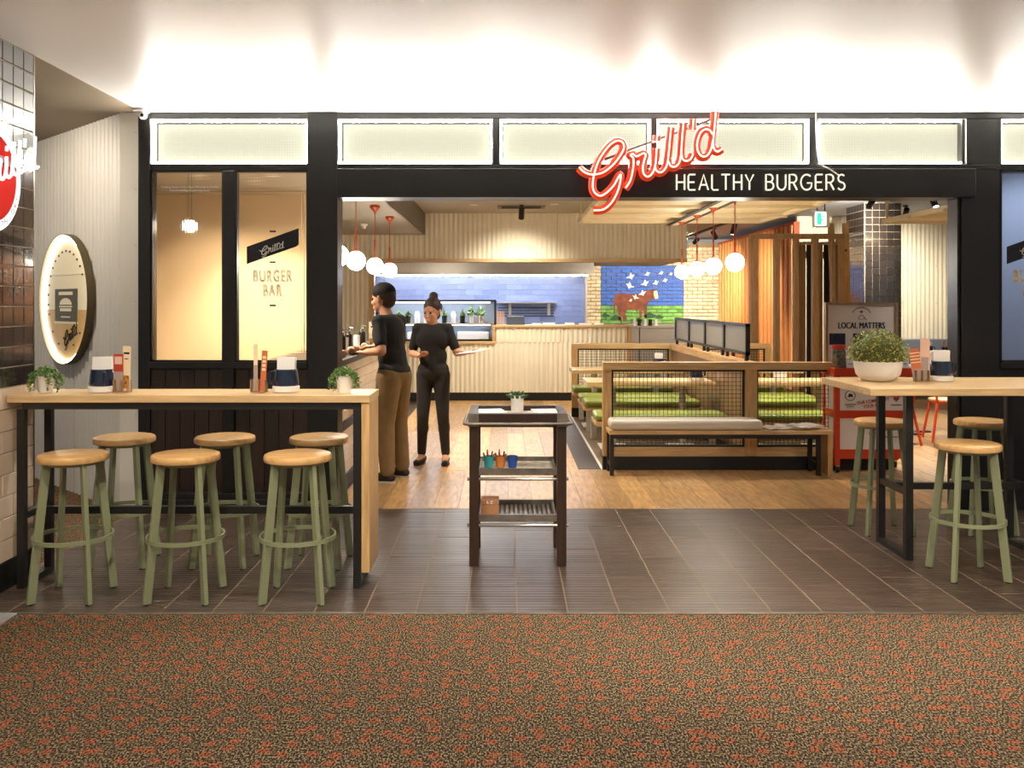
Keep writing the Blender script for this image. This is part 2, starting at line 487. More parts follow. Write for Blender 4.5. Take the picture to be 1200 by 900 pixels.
for i, (x, y, e) in enumerate(((-1.5, 1.9, 420), (0.9, 1.7, 380), (2.6, 2.0, 520))):
    downlight(x, y, CEIL, (x, y+1.9, 0), e*EX, 88, 'recessed downlight over the carpet, %s of the row behind' % ('first', 'second', 'third')[i])

# ---------------------------------------------------------------- floors
fl = MB().box(-6.5, 7.5, -1.5, 4.640, -0.06, -0.004).build('floor', M['carpet']); tag(fl, 'brown patterned carpet with orange flecks in front of the shop', kind='structure')
fl.name = 'floor'
# carpet of the passage beyond the tiled wall
o = MB().prism([(-6.5, 4.66), (-2.76, 4.66), (-2.76, 6.95), (-6.5, 10.7)], -0.06, -0.003, 'z').build('floor', M['carpet']); tag(o, 'patterned carpet in the passage behind the tiled wall', kind='structure')
o = MB().box(-6.5, -2.43, 4.0, 4.655, -0.05, 0.0).build('floor', M['stone']); tag(o, 'grey stone floor corner at the tiled wall', kind='structure')
ft = MB().box(-2.76, 6.2, 4.655, 7.01, -0.06, -0.0015).build('floor', M['dark_grout']); tag(ft, 'dark ribbed tile floor under the bar tables', kind='structure')
tr = MB().box(-2.43, 6.2, 4.640, 4.656, -0.05, 0.001).build('trim_1', M['galv']); tag(tr, 'thin metal strip between carpet and tiles', kind='structure')
TW = 0.2555
k0 = -2.76
i = 0
x = -2.745
off = [0.0, 0.5, 0.15, 0.75, 0.33, 0.6]
while x < 5.6:
    L_ = 1.2
    y = 4.66 - off[i % 6]*L_
    while y < 7.0:
        a = max(y, 4.660); b = min(y+L_-0.005, 7.005)
        if b-a > 0.03:
            piece('tile', (x+TW/2, (a+b)/2, -0.006), (TW-0.006, b-a, 0.012), M['rib_tile'], ft, 0.0015)
        y += L_
    x += TW; i += 1
fw = MB().prism([(-2.7, 7.01), (9.0, 7.01), (9.0, 22.4), (-4.6, 22.4), (-4.6, 8.95)], -0.06, -0.004, 'z').build('floor', M['dark_wood']); tag(fw, 'oak plank floor inside the restaurant', kind='structure')
PW = 0.19
x = -1.30; i = 0
while x < 6.9:
    y = 7.012 - random.random()*1.5
    while y < 14.9:
        L_ = 2.4
        a = max(y, 7.012); b = min(y+L_-0.003, 14.9)
        if b-a > 0.05:
            piece('plank', (x+PW/2, round((a+b)/2, 3), -0.005), (PW-0.0025, round(b-a, 2)-0.003, 0.012), M['plank'], fw, 0.001)
        y += L_
    x += PW; i += 1
# dark tile strip and pale vinyl beside the booths
o = MB().box(0.69, 0.90, 8.66, 12.9, 0.0, 0.004).build('floor_strip', mat('charcoal_strip_tile', lin(62,52,44), 0.5, var=0.2, scale=5), fw)
o = MB().box(0.90, 0.925, 8.66, 12.9, 0.0, 0.005).build('floor_edging', M['white_trim'], fw)
o = MB().box(0.925, 3.7, 8.75, 12.5, 0.0, 0.003).build('booth_floor', mat('booth_vinyl', lin(120,100,78), 0.6, var=0.2, scale=3), fw)

# ---------------------------------------------------------------- mall ceiling
o = MB().box(-2.70, 9.0, -1.5, 7.06, CEIL, CEIL+0.1).build('ceiling', M['ceiling']); tag(o, 'white mall ceiling in front of the shopfront', kind='structure')
ca = MB().box(-7.0, -2.70, 3.5, 11.0, CEIL-0.002, CEIL+0.1).build('ceiling', M['taupe']); tag(ca, 'taupe ceiling of the passage', kind='structure')
v = MB().box(-3.36, -3.22, 6.0, 6.03, CEIL-0.012, CEIL-0.001).build('air_vent', M['black_m']); tag(v, 'thin dark slot vent in the taupe passage ceiling', 'vent')

# ---------------------------------------------------------------- left tiled wall
WX = -2.70
wl = MB().box(WX-0.25, WX-0.006, 3.0, 5.335, 0, CEIL).build('wall_left', M['grout']); tag(wl, 'tiled side wall with charcoal tiles above and cream tiles below', kind='structure')
t_ = 0.1105
nr = 0
z = CEIL - 0.004
for r in range(17):
    for c_ in range(7):
        y1 = 5.333 - c_*t_
        piece('tile', (WX-0.004, y1-t_/2, z-t_/2-r*t_), (0.012, t_-0.006, t_-0.006), M['char_tile'], wl, 0.002)
zb = CEIL-0.004-17*t_      # about 1.09
rowh = (zb-0.15)/8
for r in range(8):
    s = 0.0 if r % 2 else 0.11
    y1 = 5.333
    edges = [5.333] + [5.333 - (0.22 - s) - k*0.22 for k in range(5)]
    for a, b in zip(edges, edges[1:]):
        if a-b > 0.03:
            piece('tile', (WX-0.004, (a+b)/2, zb-rowh*(r+0.5)), (0.012, round(a-b-0.005, 4), rowh-0.005), M['cream_tile'], wl, 0.002)
o = MB().box(WX-0.006, WX+0.012, 3.0, 5.335, 0, 0.15).build('baseboard_left', M['skirt']); tag(o, 'black skirting below the cream tiles', kind='structure')
o = MB().box(WX-0.01, WX+0.004, 5.333, 5.340, 0.15, CEIL-0.003).build('edge_trim', M['steel'], wl)

# ---------------------------------------------------------------- corrugated sheets
def corrugate(p, q, z0, z1, pitch=0.076, amp=0.009, per=8):
    p = Vector((p[0], p[1], 0)); q = Vector((q[0], q[1], 0)); d = q-p; L_ = d.length; d.normalize(); n = Vector((d.y, -d.x, 0))
    k = int(L_/pitch*per); b = MB()
    for i in range(k+1):
        s = L_*i/k
        pt = p + d*s + n*(amp*math.sin(2*PI*s/pitch))
        b.v += [(pt.x, pt.y, z0), (pt.x, pt.y, z1)]
    for i in range(k):
        b.f.append((2*i, 2*i+2, 2*i+3, 2*i+1))
    return b
A0 = (-2.863, 6.95)
wp = struct('wall_passage', label='grey corrugated passage wall set back at an angle')
segs = [0.0, 0.92, 1.84, 2.9]
for a, b in zip(segs, segs[1:]):
    q = 0.70711
    # p on the far side so the profile normal faces the viewer
    cs = corrugate((A0[0]-(b-0.004)*q, A0[1]+(b-0.004)*q), (A0[0]-a*q, A0[1]+a*q), 0, CEIL-0.002)
    cs.build('sheet', M['grey_sheet'], wp, smooth=60)
bk = MB().prism([(A0[0]+0.02, A0[1]+0.03), (A0[0]+0.1, A0[1]+0.10), (A0[0]-2.0, A0[1]+2.2), (A0[0]-2.08, A0[1]+2.13)], 0, CEIL-0.002, 'z').build('backing', M['grey_sheet'], wp)
o = MB().box(-2.868, -2.73, FY-0.012, FY+0.03, 0, CEIL-0.002).build('corner_trim', M['white_trim'], wp)
for k in range(7):
    MB().cyl((-2.75, FY-0.016, 0.3+0.42*k), (-2.75, FY-0.010, 0.3+0.42*k), 0.006, n=8).build('screw', M['steel'], wp)

# ---------------------------------------------------------------- shopfront
wf = struct('wall_front', label='black steel and dark timber shopfront')
def fb(name, x0, x1, y0, y1, z0, z1, m='black', bev=0.004):
    return MB().box(x0, x1, y0, y1, z0, z1).build(name, M[m], wf, bevel=bev)
fb('column', -1.467, -1.243, FY-0.02, FY+0.20, 0, CEIL-0.001)
fb('column', 3.418, 3.705, FY+0.00, FY+0.22, 0, CEIL-0.001)
fb('jamb', 3.395, 3.418, FY+0.02, FY+0.18, 0, 2.334)
fb('post', -2.73, -2.640, FY-0.02, FY+0.12, 0, CEIL-0.001)
fb('top_rail', -2.73, 6.0, FY-0.01, FY+0.12, 2.926, CEIL-0.001)
fb('transom', -2.73, -1.467, FY-0.01, FY+0.12, 2.538, 2.583)
fb('transom', -1.243, 3.705, FY-0.01, FY+0.12, 2.548, 2.583)
fb('transom', 3.705, 6.0, FY-0.01, FY+0.12, 2.538, 2.583)
fb('header', -1.243, 3.50, FY-0.05, FY+0.20, 2.334, 2.548)
fb('mullion', -2.098, -2.009, FY-0.015, FY+0.10, 1.11, 2.538)
fb('sill', -2.645, -1.467, FY-0.03, FY+0.12, 1.059, 1.11)
fb('sill', 3.705, 6.0, FY-0.01, FY+0.12, 1.059, 1.11)
fb('lower_panel', 3.705, 6.0, FY+0.02, FY+0.12, 0.0, 1.059, 'black_m')
for a, b in ((-0.083, -0.038), (1.097, 1.135), (2.277, 2.340), (3.45, 3.705)):
    fb('mullion', a, b, FY-0.005, FY+0.10, 2.583, 2.926)
fb('plinth', -2.64, -1.467, FY-0.10, FY+0.1, 0, 0.10, 'black_m')
fb('plinth', -2.64, -1.467, FY-0.07, FY+0.1, 0.10, 0.14, 'black_m')
fb('mullion', -2.098, -2.009, FY-0.05, FY+0.10, 0.14, 1.059)
for a, b, n in ((-2.64, -2.098, 5), (-2.009, -1.467, 5)):
    wd = (b-a)/n
    for k in range(n):
        piece('board', (a+wd*(k+0.5), FY+0.01, 0.60), (wd-0.004, 0.03, 0.918), M['walnut'], wf, 0.002)
MB().box(-2.64, -1.467, FY+0.03, FY+0.06, 0.14, 1.059).build('board_backing', M['black_m'], wf)

# obscure glass windows
def window(n, x0, x1, glass, label):
    wn = struct('window_%d' % n, (x0, FY, 1.11), label)
    fr = MB()
    for q in ((x0, x0+0.012, 1.11, 2.538), (x1-0.012, x1, 1.11, 2.538)): fr.box(q[0], q[1], FY-0.004, FY+0.06, q[2], q[3])
    fr.box(x0, x1, FY-0.004, FY+0.06, 1.11, 1.122); fr.box(x0, x1, FY-0.004, FY+0.06, 2.526, 2.538)
    fr.build('frame', M['black'], wn)
    MB().box(x0+0.012, x1-0.012, FY+0.03, FY+0.04, 1.122, 2.526).build('pane', glass, wn)
    return wn
G_l = grid_glass('amber_reeded_glass', (1.0, 0.95, 0.86, 1), 0.13, 0.019)
G_r = grid_glass('grey_reeded_glass', (0.86, 0.91, 1.0, 1), 0.14, 0.019)
w1 = window(1, -2.640, -2.098, G_l, 'amber reeded glass pane next to the pale corner strip')
w2 = window(2, -2.009, -1.467, G_l, 'amber reeded glass pane carrying the burger bar lettering')
w3 = window(3, 3.705, 5.2, G_r, 'grey reeded glass pane beyond the wide black column')

# ---------------------------------------------------------------- script lettering (stroke paths in photo-like units, y down)
SCRIPT = [
 [(110,460),(140,490),(180,508),(225,510),(280,495),(340,450),(390,390),(422,330),(415,288),(380,274),(330,300),(280,360),(240,430),(215,510),(205,580),(215,632),(255,660),(300,640),(350,590),(385,530),(402,512),(396,570),(375,640),(335,710),(280,755),(212,762)],
 [(435,605),(465,560),(482,500),(490,440),(488,395),(470,378),(486,366),(510,384),(535,374),(560,362),(576,374),(566,410),(556,460),(562,505),(590,526),(620,505),(640,460),(648,400),(652,325)],
 [(640,445),(650,482),(680,496),(710,474),(728,430),(738,350),(746,260),(754,180)],
 [(736,420),(752,452),(782,456),(808,432),(822,380),(828,300),(834,220),(840,150)],
 [(825,370),(836,405),(862,416),(890,402),(908,368)],
 [(657,235),(653,275)],
 [(910,122),(905,196)],
 [(1046,232),(1022,200),(990,196),(958,222),(936,290),(942,350),(972,384),(1008,376),(1034,330),(1046,270)],
 [(1066,70),(1060,150),(1052,230),(1048,300),(1058,338),(1082,350),(1112,330)],
]
def script_paths(fn, k=5):
    return [smoothpts([fn(a, b) for a, b in st], k) for st in SCRIPT]

# red neon sign above the opening
sg = thing('neon_sign', 'red neon script sign reading Grill\'d mounted over the black header', 'sign', (1.1, FY-0.14, 2.3))
PF = 1090/(FY-0.14)
def fpos(px, py, Y):
    p = 1090/Y
    return ((px-591)/p, Y, 1.55+(355-py)/p)
def fn(a, b): return fpos(660+a/6, 120+b/6, FY-0.14)
def fn2(a, b):
    q = fn(a, b); return (q[0], q[1]-0.030, q[2])
LET = ('letter_g', 'letter_r', 'letter_i', 'letter_l', 'letter_l', 'letter_i_dot', 'apostrophe', 'letter_d', 'letter_d')
for st, nm in zip(SCRIPT, LET):
    b = MB(); b.sweep(smoothpts([fn(*q) for q in st], 5), 0.031, 10)
    b.build('channel_letter', M['neon_red'], sg, smooth=True)
    b = MB(); b.sweep(smoothpts([fn2(*q) for q in st], 5), 0.0056, 8)
    b.build('neon_tube', M['neon_core'], sg, smooth=True)
b = MB(); b.cyl((fn(170,440)[0], FY-0.10, fn(170,440)[2]), (fn(1105,92)[0], FY-0.10, fn(1105,92)[2]), 0.010, n=8); b.build('support_bar', M['black_m'], sg)
b = MB()
for a, c_ in ((300,392), (652,262), (1030,120)):
    q = fn(a, c_); b.cyl((q[0], FY-0.12, q[2]), (q[0], FY-0.005, q[2]), 0.008, n=8)
b.build('bracket', M['black_m'], sg)
# cream neon capitals
def A(cx, cy, rx, ry, a0, a1, n=8): return [(cx+rx*math.cos(math.radians(a0+(a1-a0)*i/n)), cy+ry*math.sin(math.radians(a0+(a1-a0)*i/n))) for i in range(n+1)]
GL = {
 'H': [[(0,0),(0,1)],[(0.62,0),(0.62,1)],[(0,0.5),(0.62,0.5)]],
 'E': [[(0.55,1),(0.08,1),(0,0.9),(0,0.1),(0.08,0),(0.55,0)],[(0,0.5),(0.48,0.5)]],
 'A': [[(0,0),(0.36,1),(0.72,0)],[(0.13,0.33),(0.59,0.33)]],
 'L': [[(0,1),(0,0.1),(0.08,0),(0.5,0)]],
 'T': [[(-0.05,1),(0.62,1)],[(0.29,1),(0.29,0)]],
 'Y': [[(0,1),(0.32,0.48),(0.64,1)],[(0.32,0.48),(0.32,0)]],
 'B': [[(0,0),(0,1),(0.3,1)]+A(0.3,0.76,0.24,0.24,90,-90)+[(0.05,0.52)],[(0.3,0.52)]+A(0.32,0.26,0.28,0.26,90,-90)+[(0,0)]],
 'U': [[(0,1),(0,0.35)]+A(0.33,0.33,0.33,0.33,180,360)+[(0.66,1)]],
 'R': [[(0,0),(0,1),(0.3,1)]+A(0.3,0.74,0.26,0.26,90,-90)+[(0.05,0.48)],[(0.3,0.48),(0.6,0)]],
 'G': [A(0.46,0.5,0.46,0.5,50,320,14)+[(0.86,0.45),(0.5,0.45)]],
 'S': [A(0.30,0.75,0.26,0.25,40,250,8)+A(0.28,0.25,0.28,0.25,90,-150,8)],
}
hb = thing('neon_sign', 'cream neon capitals reading healthy burgers on the black header', 'sign', (1.9, FY-0.075, 2.4))
p0 = fpos(793, 222.5, FY-0.075); p1 = fpos(990, 204.5, FY-0.075)
Hh = p1[2]-p0[2]
wid = lambda ch: 0.38 if ch == ' ' else max(x for s in GL[ch] for x, y in s)
txt = 'HEALTHY BURGERS'
tot = sum(wid(c) for c in txt)+0.30*(len(txt)-1)
sx = (p1[0]-p0[0])/(tot)
cx = p0[0]
for ch in txt:
    if ch != ' ':
        b = MB()
        for s in GL[ch]:
            b.sweep([(cx+x*sx, FY-0.075, p0[2]+y*Hh) for x, y in s], 0.0058, 6)
        b.build('tube_letter', M['neon_cream'], hb, smooth=True)
    cx += (wid(ch)+0.30)*sx
wc = MB(); wc.sweep(smoothpts([fpos(956,131,FY-0.03), fpos(957,165,FY-0.03), fpos(960,190,FY-0.04), fpos(972,198,FY-0.06), fpos(984,206,FY-0.07)], 6), 0.005, 6)
wc.build('cable', M['white'], hb)

# light boxes along the top
def light_box(x0, x1, label):
    z0, z1 = 2.583, 2.926
    t = thing('light_box', label, 'light box', (x0, FY, z0), group='lit transom boxes')
    b = MB()
    b.box(x0, x1, FY+0.10, FY+0.115, z0, z1)
    b.build('back_panel', LBX, t)
    b = MB()
    for q in ((x0,x0+0.006,z0,z1),(x1-0.006,x1,z0,z1),(x0,x1,z0,z0+0.006),(x0,x1,z1-0.006,z1)): b.box(q[0],q[1],FY-0.012,FY+0.11,q[2],q[3])
    b.build('casing', M['white_trim'], t)
    MB().box(x0+0.03, x1-0.03, FY+0.070, FY+0.078, z0+0.03, z1-0.03).build('pane', LBG, t)
    i = 0.016
    for q in ((x0+i,x1-i,z0+i-0.006,z0+i+0.006),(x0+i,x1-i,z1-i-0.006,z1-i+0.006)):
        MB().box(q[0],q[1],FY+0.012,FY+0.022,q[2],q[3]).build('led_strip', M['led'], t)
    for xx in (x0+i, x1-i):
        MB().box(xx-0.005,xx+0.005,FY+0.012,FY+0.022,z0+i,z1-i).build('led_strip', M['led'], t)
LBX = mat('cream_light_box_back', lin(30,30,26), 0.9, spec=0.0)
LBG = mat('cream_gridded_diffuser', lin(22,22,19), 0.9, emit=(1.0, 0.97, 0.74, 1), es=0.42, spec=0.0)
_nt = LBG.node_tree; _N = _nt.nodes; _L = _nt.links
_g = _N.new('ShaderNodeNewGeometry'); _bs = []
for ax in ('X', 'Z'):
    wv = _N.new('ShaderNodeTexWave'); wv.bands_direction = ax; wv.inputs['Scale'].default_value = 0.314/0.02
    _L.new(_g.outputs['Position'], wv.inputs['Vector']); _bs.append(wv)
_a = _N.new('ShaderNodeMath'); _a.operation = 'ADD'; _L.new(_bs[0].outputs['Fac'], _a.inputs[0]); _L.new(_bs[1].outputs['Fac'], _a.inputs[1])
_b2 = _N.new('ShaderNodeBump'); _b2.inputs['Strength'].default_value = 0.4; _b2.inputs['Distance'].default_value = 0.003
_L.new(_a.outputs[0], _b2.inputs['Height']); _L.new(_b2.outputs[0], _N['Principled BSDF'].inputs['Normal'])
for (a, b), l in zip(((-2.640,-1.467),(-1.243,-0.083),(-0.038,1.097),(1.135,2.277),(2.340,3.450),(3.705,4.9)), (
        'lit cream transom box above the amber glass panes', 'lit cream transom box next to the black column, clear of lettering',
        'lit cream transom box behind the capital G of the red sign', 'lit cream transom box behind the letter d of the red sign',
        'lit cream transom box with a hanging cable at its edge', 'lit cream transom box above the grey glass pane')):
    light_box(a, b, l)

# door film sign on the glass (two of them)
def film_sign(dx, lab, letters):
    t = thing('window_sign', lab, 'sign', (-1.75+dx, FY+0.028, 1.8), group='window lettering')
    Y = FY+0.026
    def q(a, b):                 # from crop 250..370 at x7.5
        r = fpos(250+a/7.5, 250+b/7.5, FY); return (r[0]+dx, r[2])
    b = MB(); b.prism([q(285,292), q(743,128), q(743,270), q(725,288), q(285,445)], Y, Y+0.003, 'y'); b.build('banner', M['sign_black'], t)
    def f3(a, b_):
        u = 398+(a-110)*0.217; v_ = 332+(b_-460)*0.217*0.92-10
        r = q(u, v_); return (r[0], Y-0.002, r[1])
    b = MB()
    for st in SCRIPT: b.sweep(smoothpts([f3(*s) for s in st], 3), 0.0042, 6)
    b.build('script_lettering', M['white'], t)
    for v_ in (156, 428, 810):
        b = MB(); c0 = q(487, v_-7); c1 = q(542, v_+7); b.box(c0[0], c1[0], Y, Y+0.003, c1[1], c0[1]); b.build('dash', M['sign_black'], t)
    for s, cy, x_ in (('BURGER', 556, 512), ('BAR', 682, 510)):
        c0 = q(x_, cy)
        text('lettering', s, 0.122, letters, t, (c0[0], Y-0.001, c0[1]), ext=0.002, sx=0.56, bold=0.004, space=1.22)
film_sign(0, 'black slanted banner and pale burger bar lettering on amber glass', M['vinyl_white'])
film_sign((1182-288)/156.8, 'black slanted banner and gold burger bar lettering on grey glass', M['gold'])
hrs = thing('window_sign', 'small white lines of opening hours print high on the amber glass', 'sign', (-2.37, FY+0.028, 2.42))
for k, (s, xo) in enumerate((('Trading hours 11am-10pm Monday to Sunday', 0), ('(where trading hours may vary)', 0.0))):
    c0 = fpos(221, 218.6+k*4.0, FY)
    text('print_line', s, 0.026, M['paper'], hrs, (c0[0], FY+0.028, c0[2]), ext=0.0006, sx=0.9)

# round lit sign on the tiled wall
rs = thing('round_sign', 'round red and white illuminated sign with neon script on tiled wall', 'sign', (WX, 4.808, 2.2))
cy_, cz_ = 4.808, 2.205
def disc(x0, x1, r, n=48):
    b = MB(); b.cyl((x0, cy_, cz_), (x1, cy_, cz_), r, n=n); return b
disc(WX+0.004, WX+0.05, 0.287).build('white_ring', M['white_glow'], rs, smooth=50)
disc(WX+0.05, WX+0.056, 0.232).build('red_face', M['red_glow'], rs)
bb = MB(); bb.sweep([(WX+0.057, cy_-0.23+0.46*k/20, cz_+0.06*math.sin(k/20*PI)+0.05) for k in range(21)], 0.016, 4, flat=(1,0,0)); bb.build('swoosh', mat('darker_red_swoosh', lin(150,26,20), 0.4), rs)
bb = MB()
def f4(a, b_): return (WX+0.10, 4.47+(a-110)/1002*0.72, 2.245-(b_-420)/1002*0.62+0.01)
for st in SCRIPT: bb.sweep(smoothpts([f4(*s) for s in st], 4), 0.0085, 6)
bb.build('neon_script', M['white_glow'], rs)
for ch, a in zip('WITH LOVE', [248, 256, 263, 271, 0, 282, 291, 300, 309]):
    if ch == ' ': continue
    an = math.radians(a+42-12)
    text('ring_letter', ch, 0.042, M['ink'], rs, (WX+0.052, cy_+0.26*math.cos(an), cz_+0.26*math.sin(an)), rot=(PI/2, 0, PI/2), ext=0.001)

# lit round sign in the passage
tt = 0.704
ps = thing('round_sign', 'round framed sign with glowing rim and burger print on corrugated wall', 'sign', (A0[0]-tt, A0[1]+tt, 1.58), rz=-PI/4)
R_ = 0.534
b = MB(); n = 64
for r, y in ((R_, -0.012), (R_, -0.072), (R_-0.006, -0.072), (R_-0.006, -0.016)):
    for i in range(n):
        b.v.append((r*math.cos(2*PI*i/n), y, r*math.sin(2*PI*i/n)))
for k in range(3):
    for i in range(n):
        j = (i+1) % n; b.f.append((k*n+i, k*n+j, (k+1)*n+j, (k+1)*n+i))
b.build('drum_rim', mat('bronze_rim', lin(96,84,58), 0.4, metal=0.3), ps, smooth=40, local=True)
b = MB(); b.cyl((0,-0.012,0), (0,-0.0345,0), R_-0.007, n=64); b.build('face_panel', M['sign_cream'], ps, local=True)
lo = [(0.49*math.cos(a), 0.49*math.sin(a)) for a in [math.radians(190+160*i/24) for i in range(25)]]
b = MB(); b.prism(lo, -0.0375, -0.0355, 'y'); b.build('tan_print', M['sign_tan'], ps, local=True)
b = MB(); b.sweep([(0.505*math.cos(2*PI*i/64), -0.045, 0.505*math.sin(2*PI*i/64)) for i in range(64)], 0.009, 8, closed=True); b.build('led_ring', M['led_ring'], ps, local=True)
b = MB(); b.box(-0.24, 0.24, -0.041, -0.037, -0.18, 0.085); pn = b.build('print_panel', M['sign_olive'], ps, local=True)
b = MB(); b.prism([(0.13*math.cos(math.radians(a)), -0.045+0.055*math.sin(math.radians(a))) for a in range(0, 181, 15)], -0.043, -0.0412, 'y')
b.box(-0.14, 0.14, -0.043, -0.0412, -0.066, -0.054); b.box(-0.12, 0.12, -0.043, -0.0412, -0.098, -0.074)
b.box(-0.15, 0.15, -0.043, -0.0412, 0.035, 0.062); b.box(-0.1, 0.1, -0.043, -0.0412, -0.15, -0.14)
b.build('burger_emblem', M['sign_cream'], pn, local=True)
b = MB(); b.box(-0.26, 0.26, -0.0395, -0.0372, -0.20, -0.185); b.box(-0.45, 0.45, -0.0395, -0.0372, 0.2, 0.204); b.build('print_rule', M['sign_cream'], ps, local=True)
def f5(a, c_): return (-0.05+(a-110)/1002*0.30, -0.040, -0.30-(c_-420)/1002*0.34)
b = MB()
for st in SCRIPT: b.sweep(smoothpts([f5(*s) for s in st], 2), 0.005, 5)
b.build('script_print', M['ink'], ps, local=True)
b = MB()
for i in range(26):
    a = math.radians(30+i*12)
    if 190 < math.degrees(a) < 350 and i % 2: continue
    c0 = (0.40*math.cos(a), 0.40*math.sin(a))
    b.box(c0[0]-0.012, c0[0]+0.012, -0.040, -0.0375, c0[1]-0.012, c0[1]+0.004)
b.build('ring_print', M['ink'], ps, local=True)

# ---------------------------------------------------------------- interior shell
BY = 14.75
o = MB().box(-1.256, 4.0, FY+0.12, 22.4, CEIL, CEIL+0.08).build('ceiling', M['soffit']); tag(o, 'beige restaurant ceiling', kind='structure')
so = MB().prism([(-1.262, FY+0.205), (-1.262, BY), (-4.6, BY), (-4.6, 8.80), (-3.0, FY+0.205)], 2.63, 2.71, 'z').build('ceiling', M['soffit']); tag(so, 'dropped beige soffit over the tiled counter', kind='structure')
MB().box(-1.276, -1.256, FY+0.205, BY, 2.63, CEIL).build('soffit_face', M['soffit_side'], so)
o = MB().box(4.0, 9.0, FY+0.23, 22.4, 3.08, 3.16).build('ceiling', M['bluegrey']); tag(o, 'grey restaurant ceiling by the tiled pillar', kind='structure')
MB().box(3.98, 4.0, FY+0.23, 22.4, CEIL, 3.16).build('ceiling_step', M['bluegrey'], o)
o = MB().box(-4.7, -4.6, 8.95, 22.4, 0, 3.1).build('wall_kitchen', M['cream_sheet']); tag(o, None, kind='structure')
o = MB().box(9.0, 9.1, FY+0.13, 22.4, 0, 3.2).build('wall_right', M['cream_sheet']); tag(o, None, kind='structure')

# cream corrugated wall, bulkhead and counter
wb = struct('wall_back', label='cream corrugated wall and kitchen bulkhead')
def sheets(par, xs, y, z0, z1, m='cream_sheet'):
    for a, b in zip(xs, xs[1:]):
        corrugate((a, y), (b-0.003, y), z0, z1).build('sheet', M[m], par, smooth=60)
sheets(wb, [-4.6, -3.2, -2.12], BY, 0.0, 2.65)
sheets(wb, [-2.12, -1.262], BY, 2.25, 2.65)
sheets(wb, [-1.262, -0.2, 0.85, 1.9, 2.86], BY, 2.25, CEIL)
corrugate((2.88, BY), (2.88, 17.2), 2.25, CEIL).build('sheet', M['cream_sheet'], wb, smooth=60)
MB().box(2.845, 2.89, BY-0.016, BY+0.02, 2.2, CEIL).build('corner_trim', M['cream_sheet'], wb)
MB().box(-2.12, 2.89, BY-0.03, BY+0.05, 2.195, 2.25).build('edge_board', M['oak'], wb)
MB().box(-2.14, -2.06, BY-0.03, BY+0.08, 0, 2.25).build('edge_board', M['oak_v'], wb)
MB().box(-2.12, 2.89, BY+0.05, 17.2, 2.23, 2.26).build('underside', M['soffit'], wb)

kc = thing('service_counter', 'cream corrugated service counter with oak capping in front of kitchen', 'counter', (0, BY, 0))
sheets(kc, [-2.06, -0.7, 0.66, 1.95], BY-0.01, 0.13, 0.93)
sheets(kc, [-0.14, 0.9, 1.95], BY-0.01, 0.93, 1.17)
MB().box(-2.06, 1.99, BY, BY+0.03, 0.0, 0.13).build('kickboard', M['skirt'], kc)
MB().box(-2.06, 1.99, BY+0.02, BY+0.7, 0.02, 0.90).build('carcass', M['cream_sheet'], kc)
MB().box(-0.12, 1.99, BY+0.02, BY+0.12, 0.90, 1.165).build('carcass', M['cream_sheet'], kc)
MB().box(-0.19, 2.0, BY-0.04, BY+0.45, 1.165, 1.20).build('counter_top', M['oak'], kc, bevel=0.004)
MB().box(1.955, 2.01, BY-0.03, BY+0.02, 0.13, 1.165).build('end_board', M['oak_v'], kc)
MB().box(-2.06, -0.14, BY-0.04, BY+0.02, 0.905, 0.945).build('oak_ledge', M['oak'], kc)
MB().box(-0.19, -0.14, BY-0.04, BY+0.02, 0.945, 1.165).build('oak_ledge', M['oak_v'], kc)
b = MB()
for i in range(26):
    b.cyl((-2.0+i*0.152, BY-0.024, 0.2), (-2.0+i*0.152, BY-0.018, 0.2), 0.006, n=6)
    if i > 12: b.cyl((-2.0+i*0.152, BY-0.024, 1.1), (-2.0+i*0.152, BY-0.018, 1.1), 0.006, n=6)
b.build('screw_heads', M['steel'], kc)
# till and card reader on the counter
o = thing('till', 'black slanted till screen on the counter beside the shelf', 'till', (0.0, BY+0.2, 1.20))
MB().prism([(BY+0.12, 1.20), (BY+0.38, 1.20), (BY+0.38, 1.33), (BY+0.30, 1.33)], 0.03, 0.33, 'x').build('body', M['black_m'], o)
MB().box(0.05, 0.31, BY+0.30, BY+0.38, 1.331, 1.336).build('screen_edge', M['paper'], o)
b = MB()
o = thing('menu_rack', 'small wooden slatted rack beside the display cabinet', 'rack', (-0.1, BY+0.1, 1.2))
for k in range(5): MB().box(-0.12+k*0.026, -0.105+k*0.026, BY+0.05, BY+0.1, 1.20, 1.42).build('slat', M['oak_v'], o)
for i, x in enumerate((0.45, 0.62, 0.98, 1.2, 1.45)):
    o = MB().box(x, x+0.14+0.05*(i % 2), BY+0.1, BY+0.3, 1.20, 1.222+0.006*(i % 3)).build('paper_stack', M['paper']); tag(o, 'low stack of white papers on the kitchen counter, number %s from the till' % ('one','two','three','four','five')[i], 'paper', 'papers on kitchen counter')

# display cabinet
dc = thing('display_cabinet', 'glass display cabinet with black frame and jars of herbs', 'cabinet', (-1.1, BY-0.3, 0.93))
X0, X1, Y0, Y1, Z0, Z1 = -2.03, -0.13, BY-0.02, BY+0.5, 0.945, 1.60
b = MB()
for x in (X0, X1-0.03):
    for y in (Y0, Y1-0.03): b.box(x, x+0.03, y, y+0.03, Z0, Z1)
for z in (Z0, Z1-0.03):
    b.box(X0, X1, Y0, Y0+0.03, z, z+0.03); b.box(X0, X1, Y1-0.03, Y1, z, z+0.03)
b.build('frame', M['black'], dc)
MB().box(X0+0.03, X1-0.03, Y0+0.01, Y0+0.014, Z0+0.03, Z1-0.03).build('pane', M['glass_clear'], dc)
MB().box(X0+0.02, X1-0.02, Y1-0.02, Y1-0.01, Z0, Z1).build('back_panel', mat('cabinet_back', lin(120,130,144), 0.5), dc)
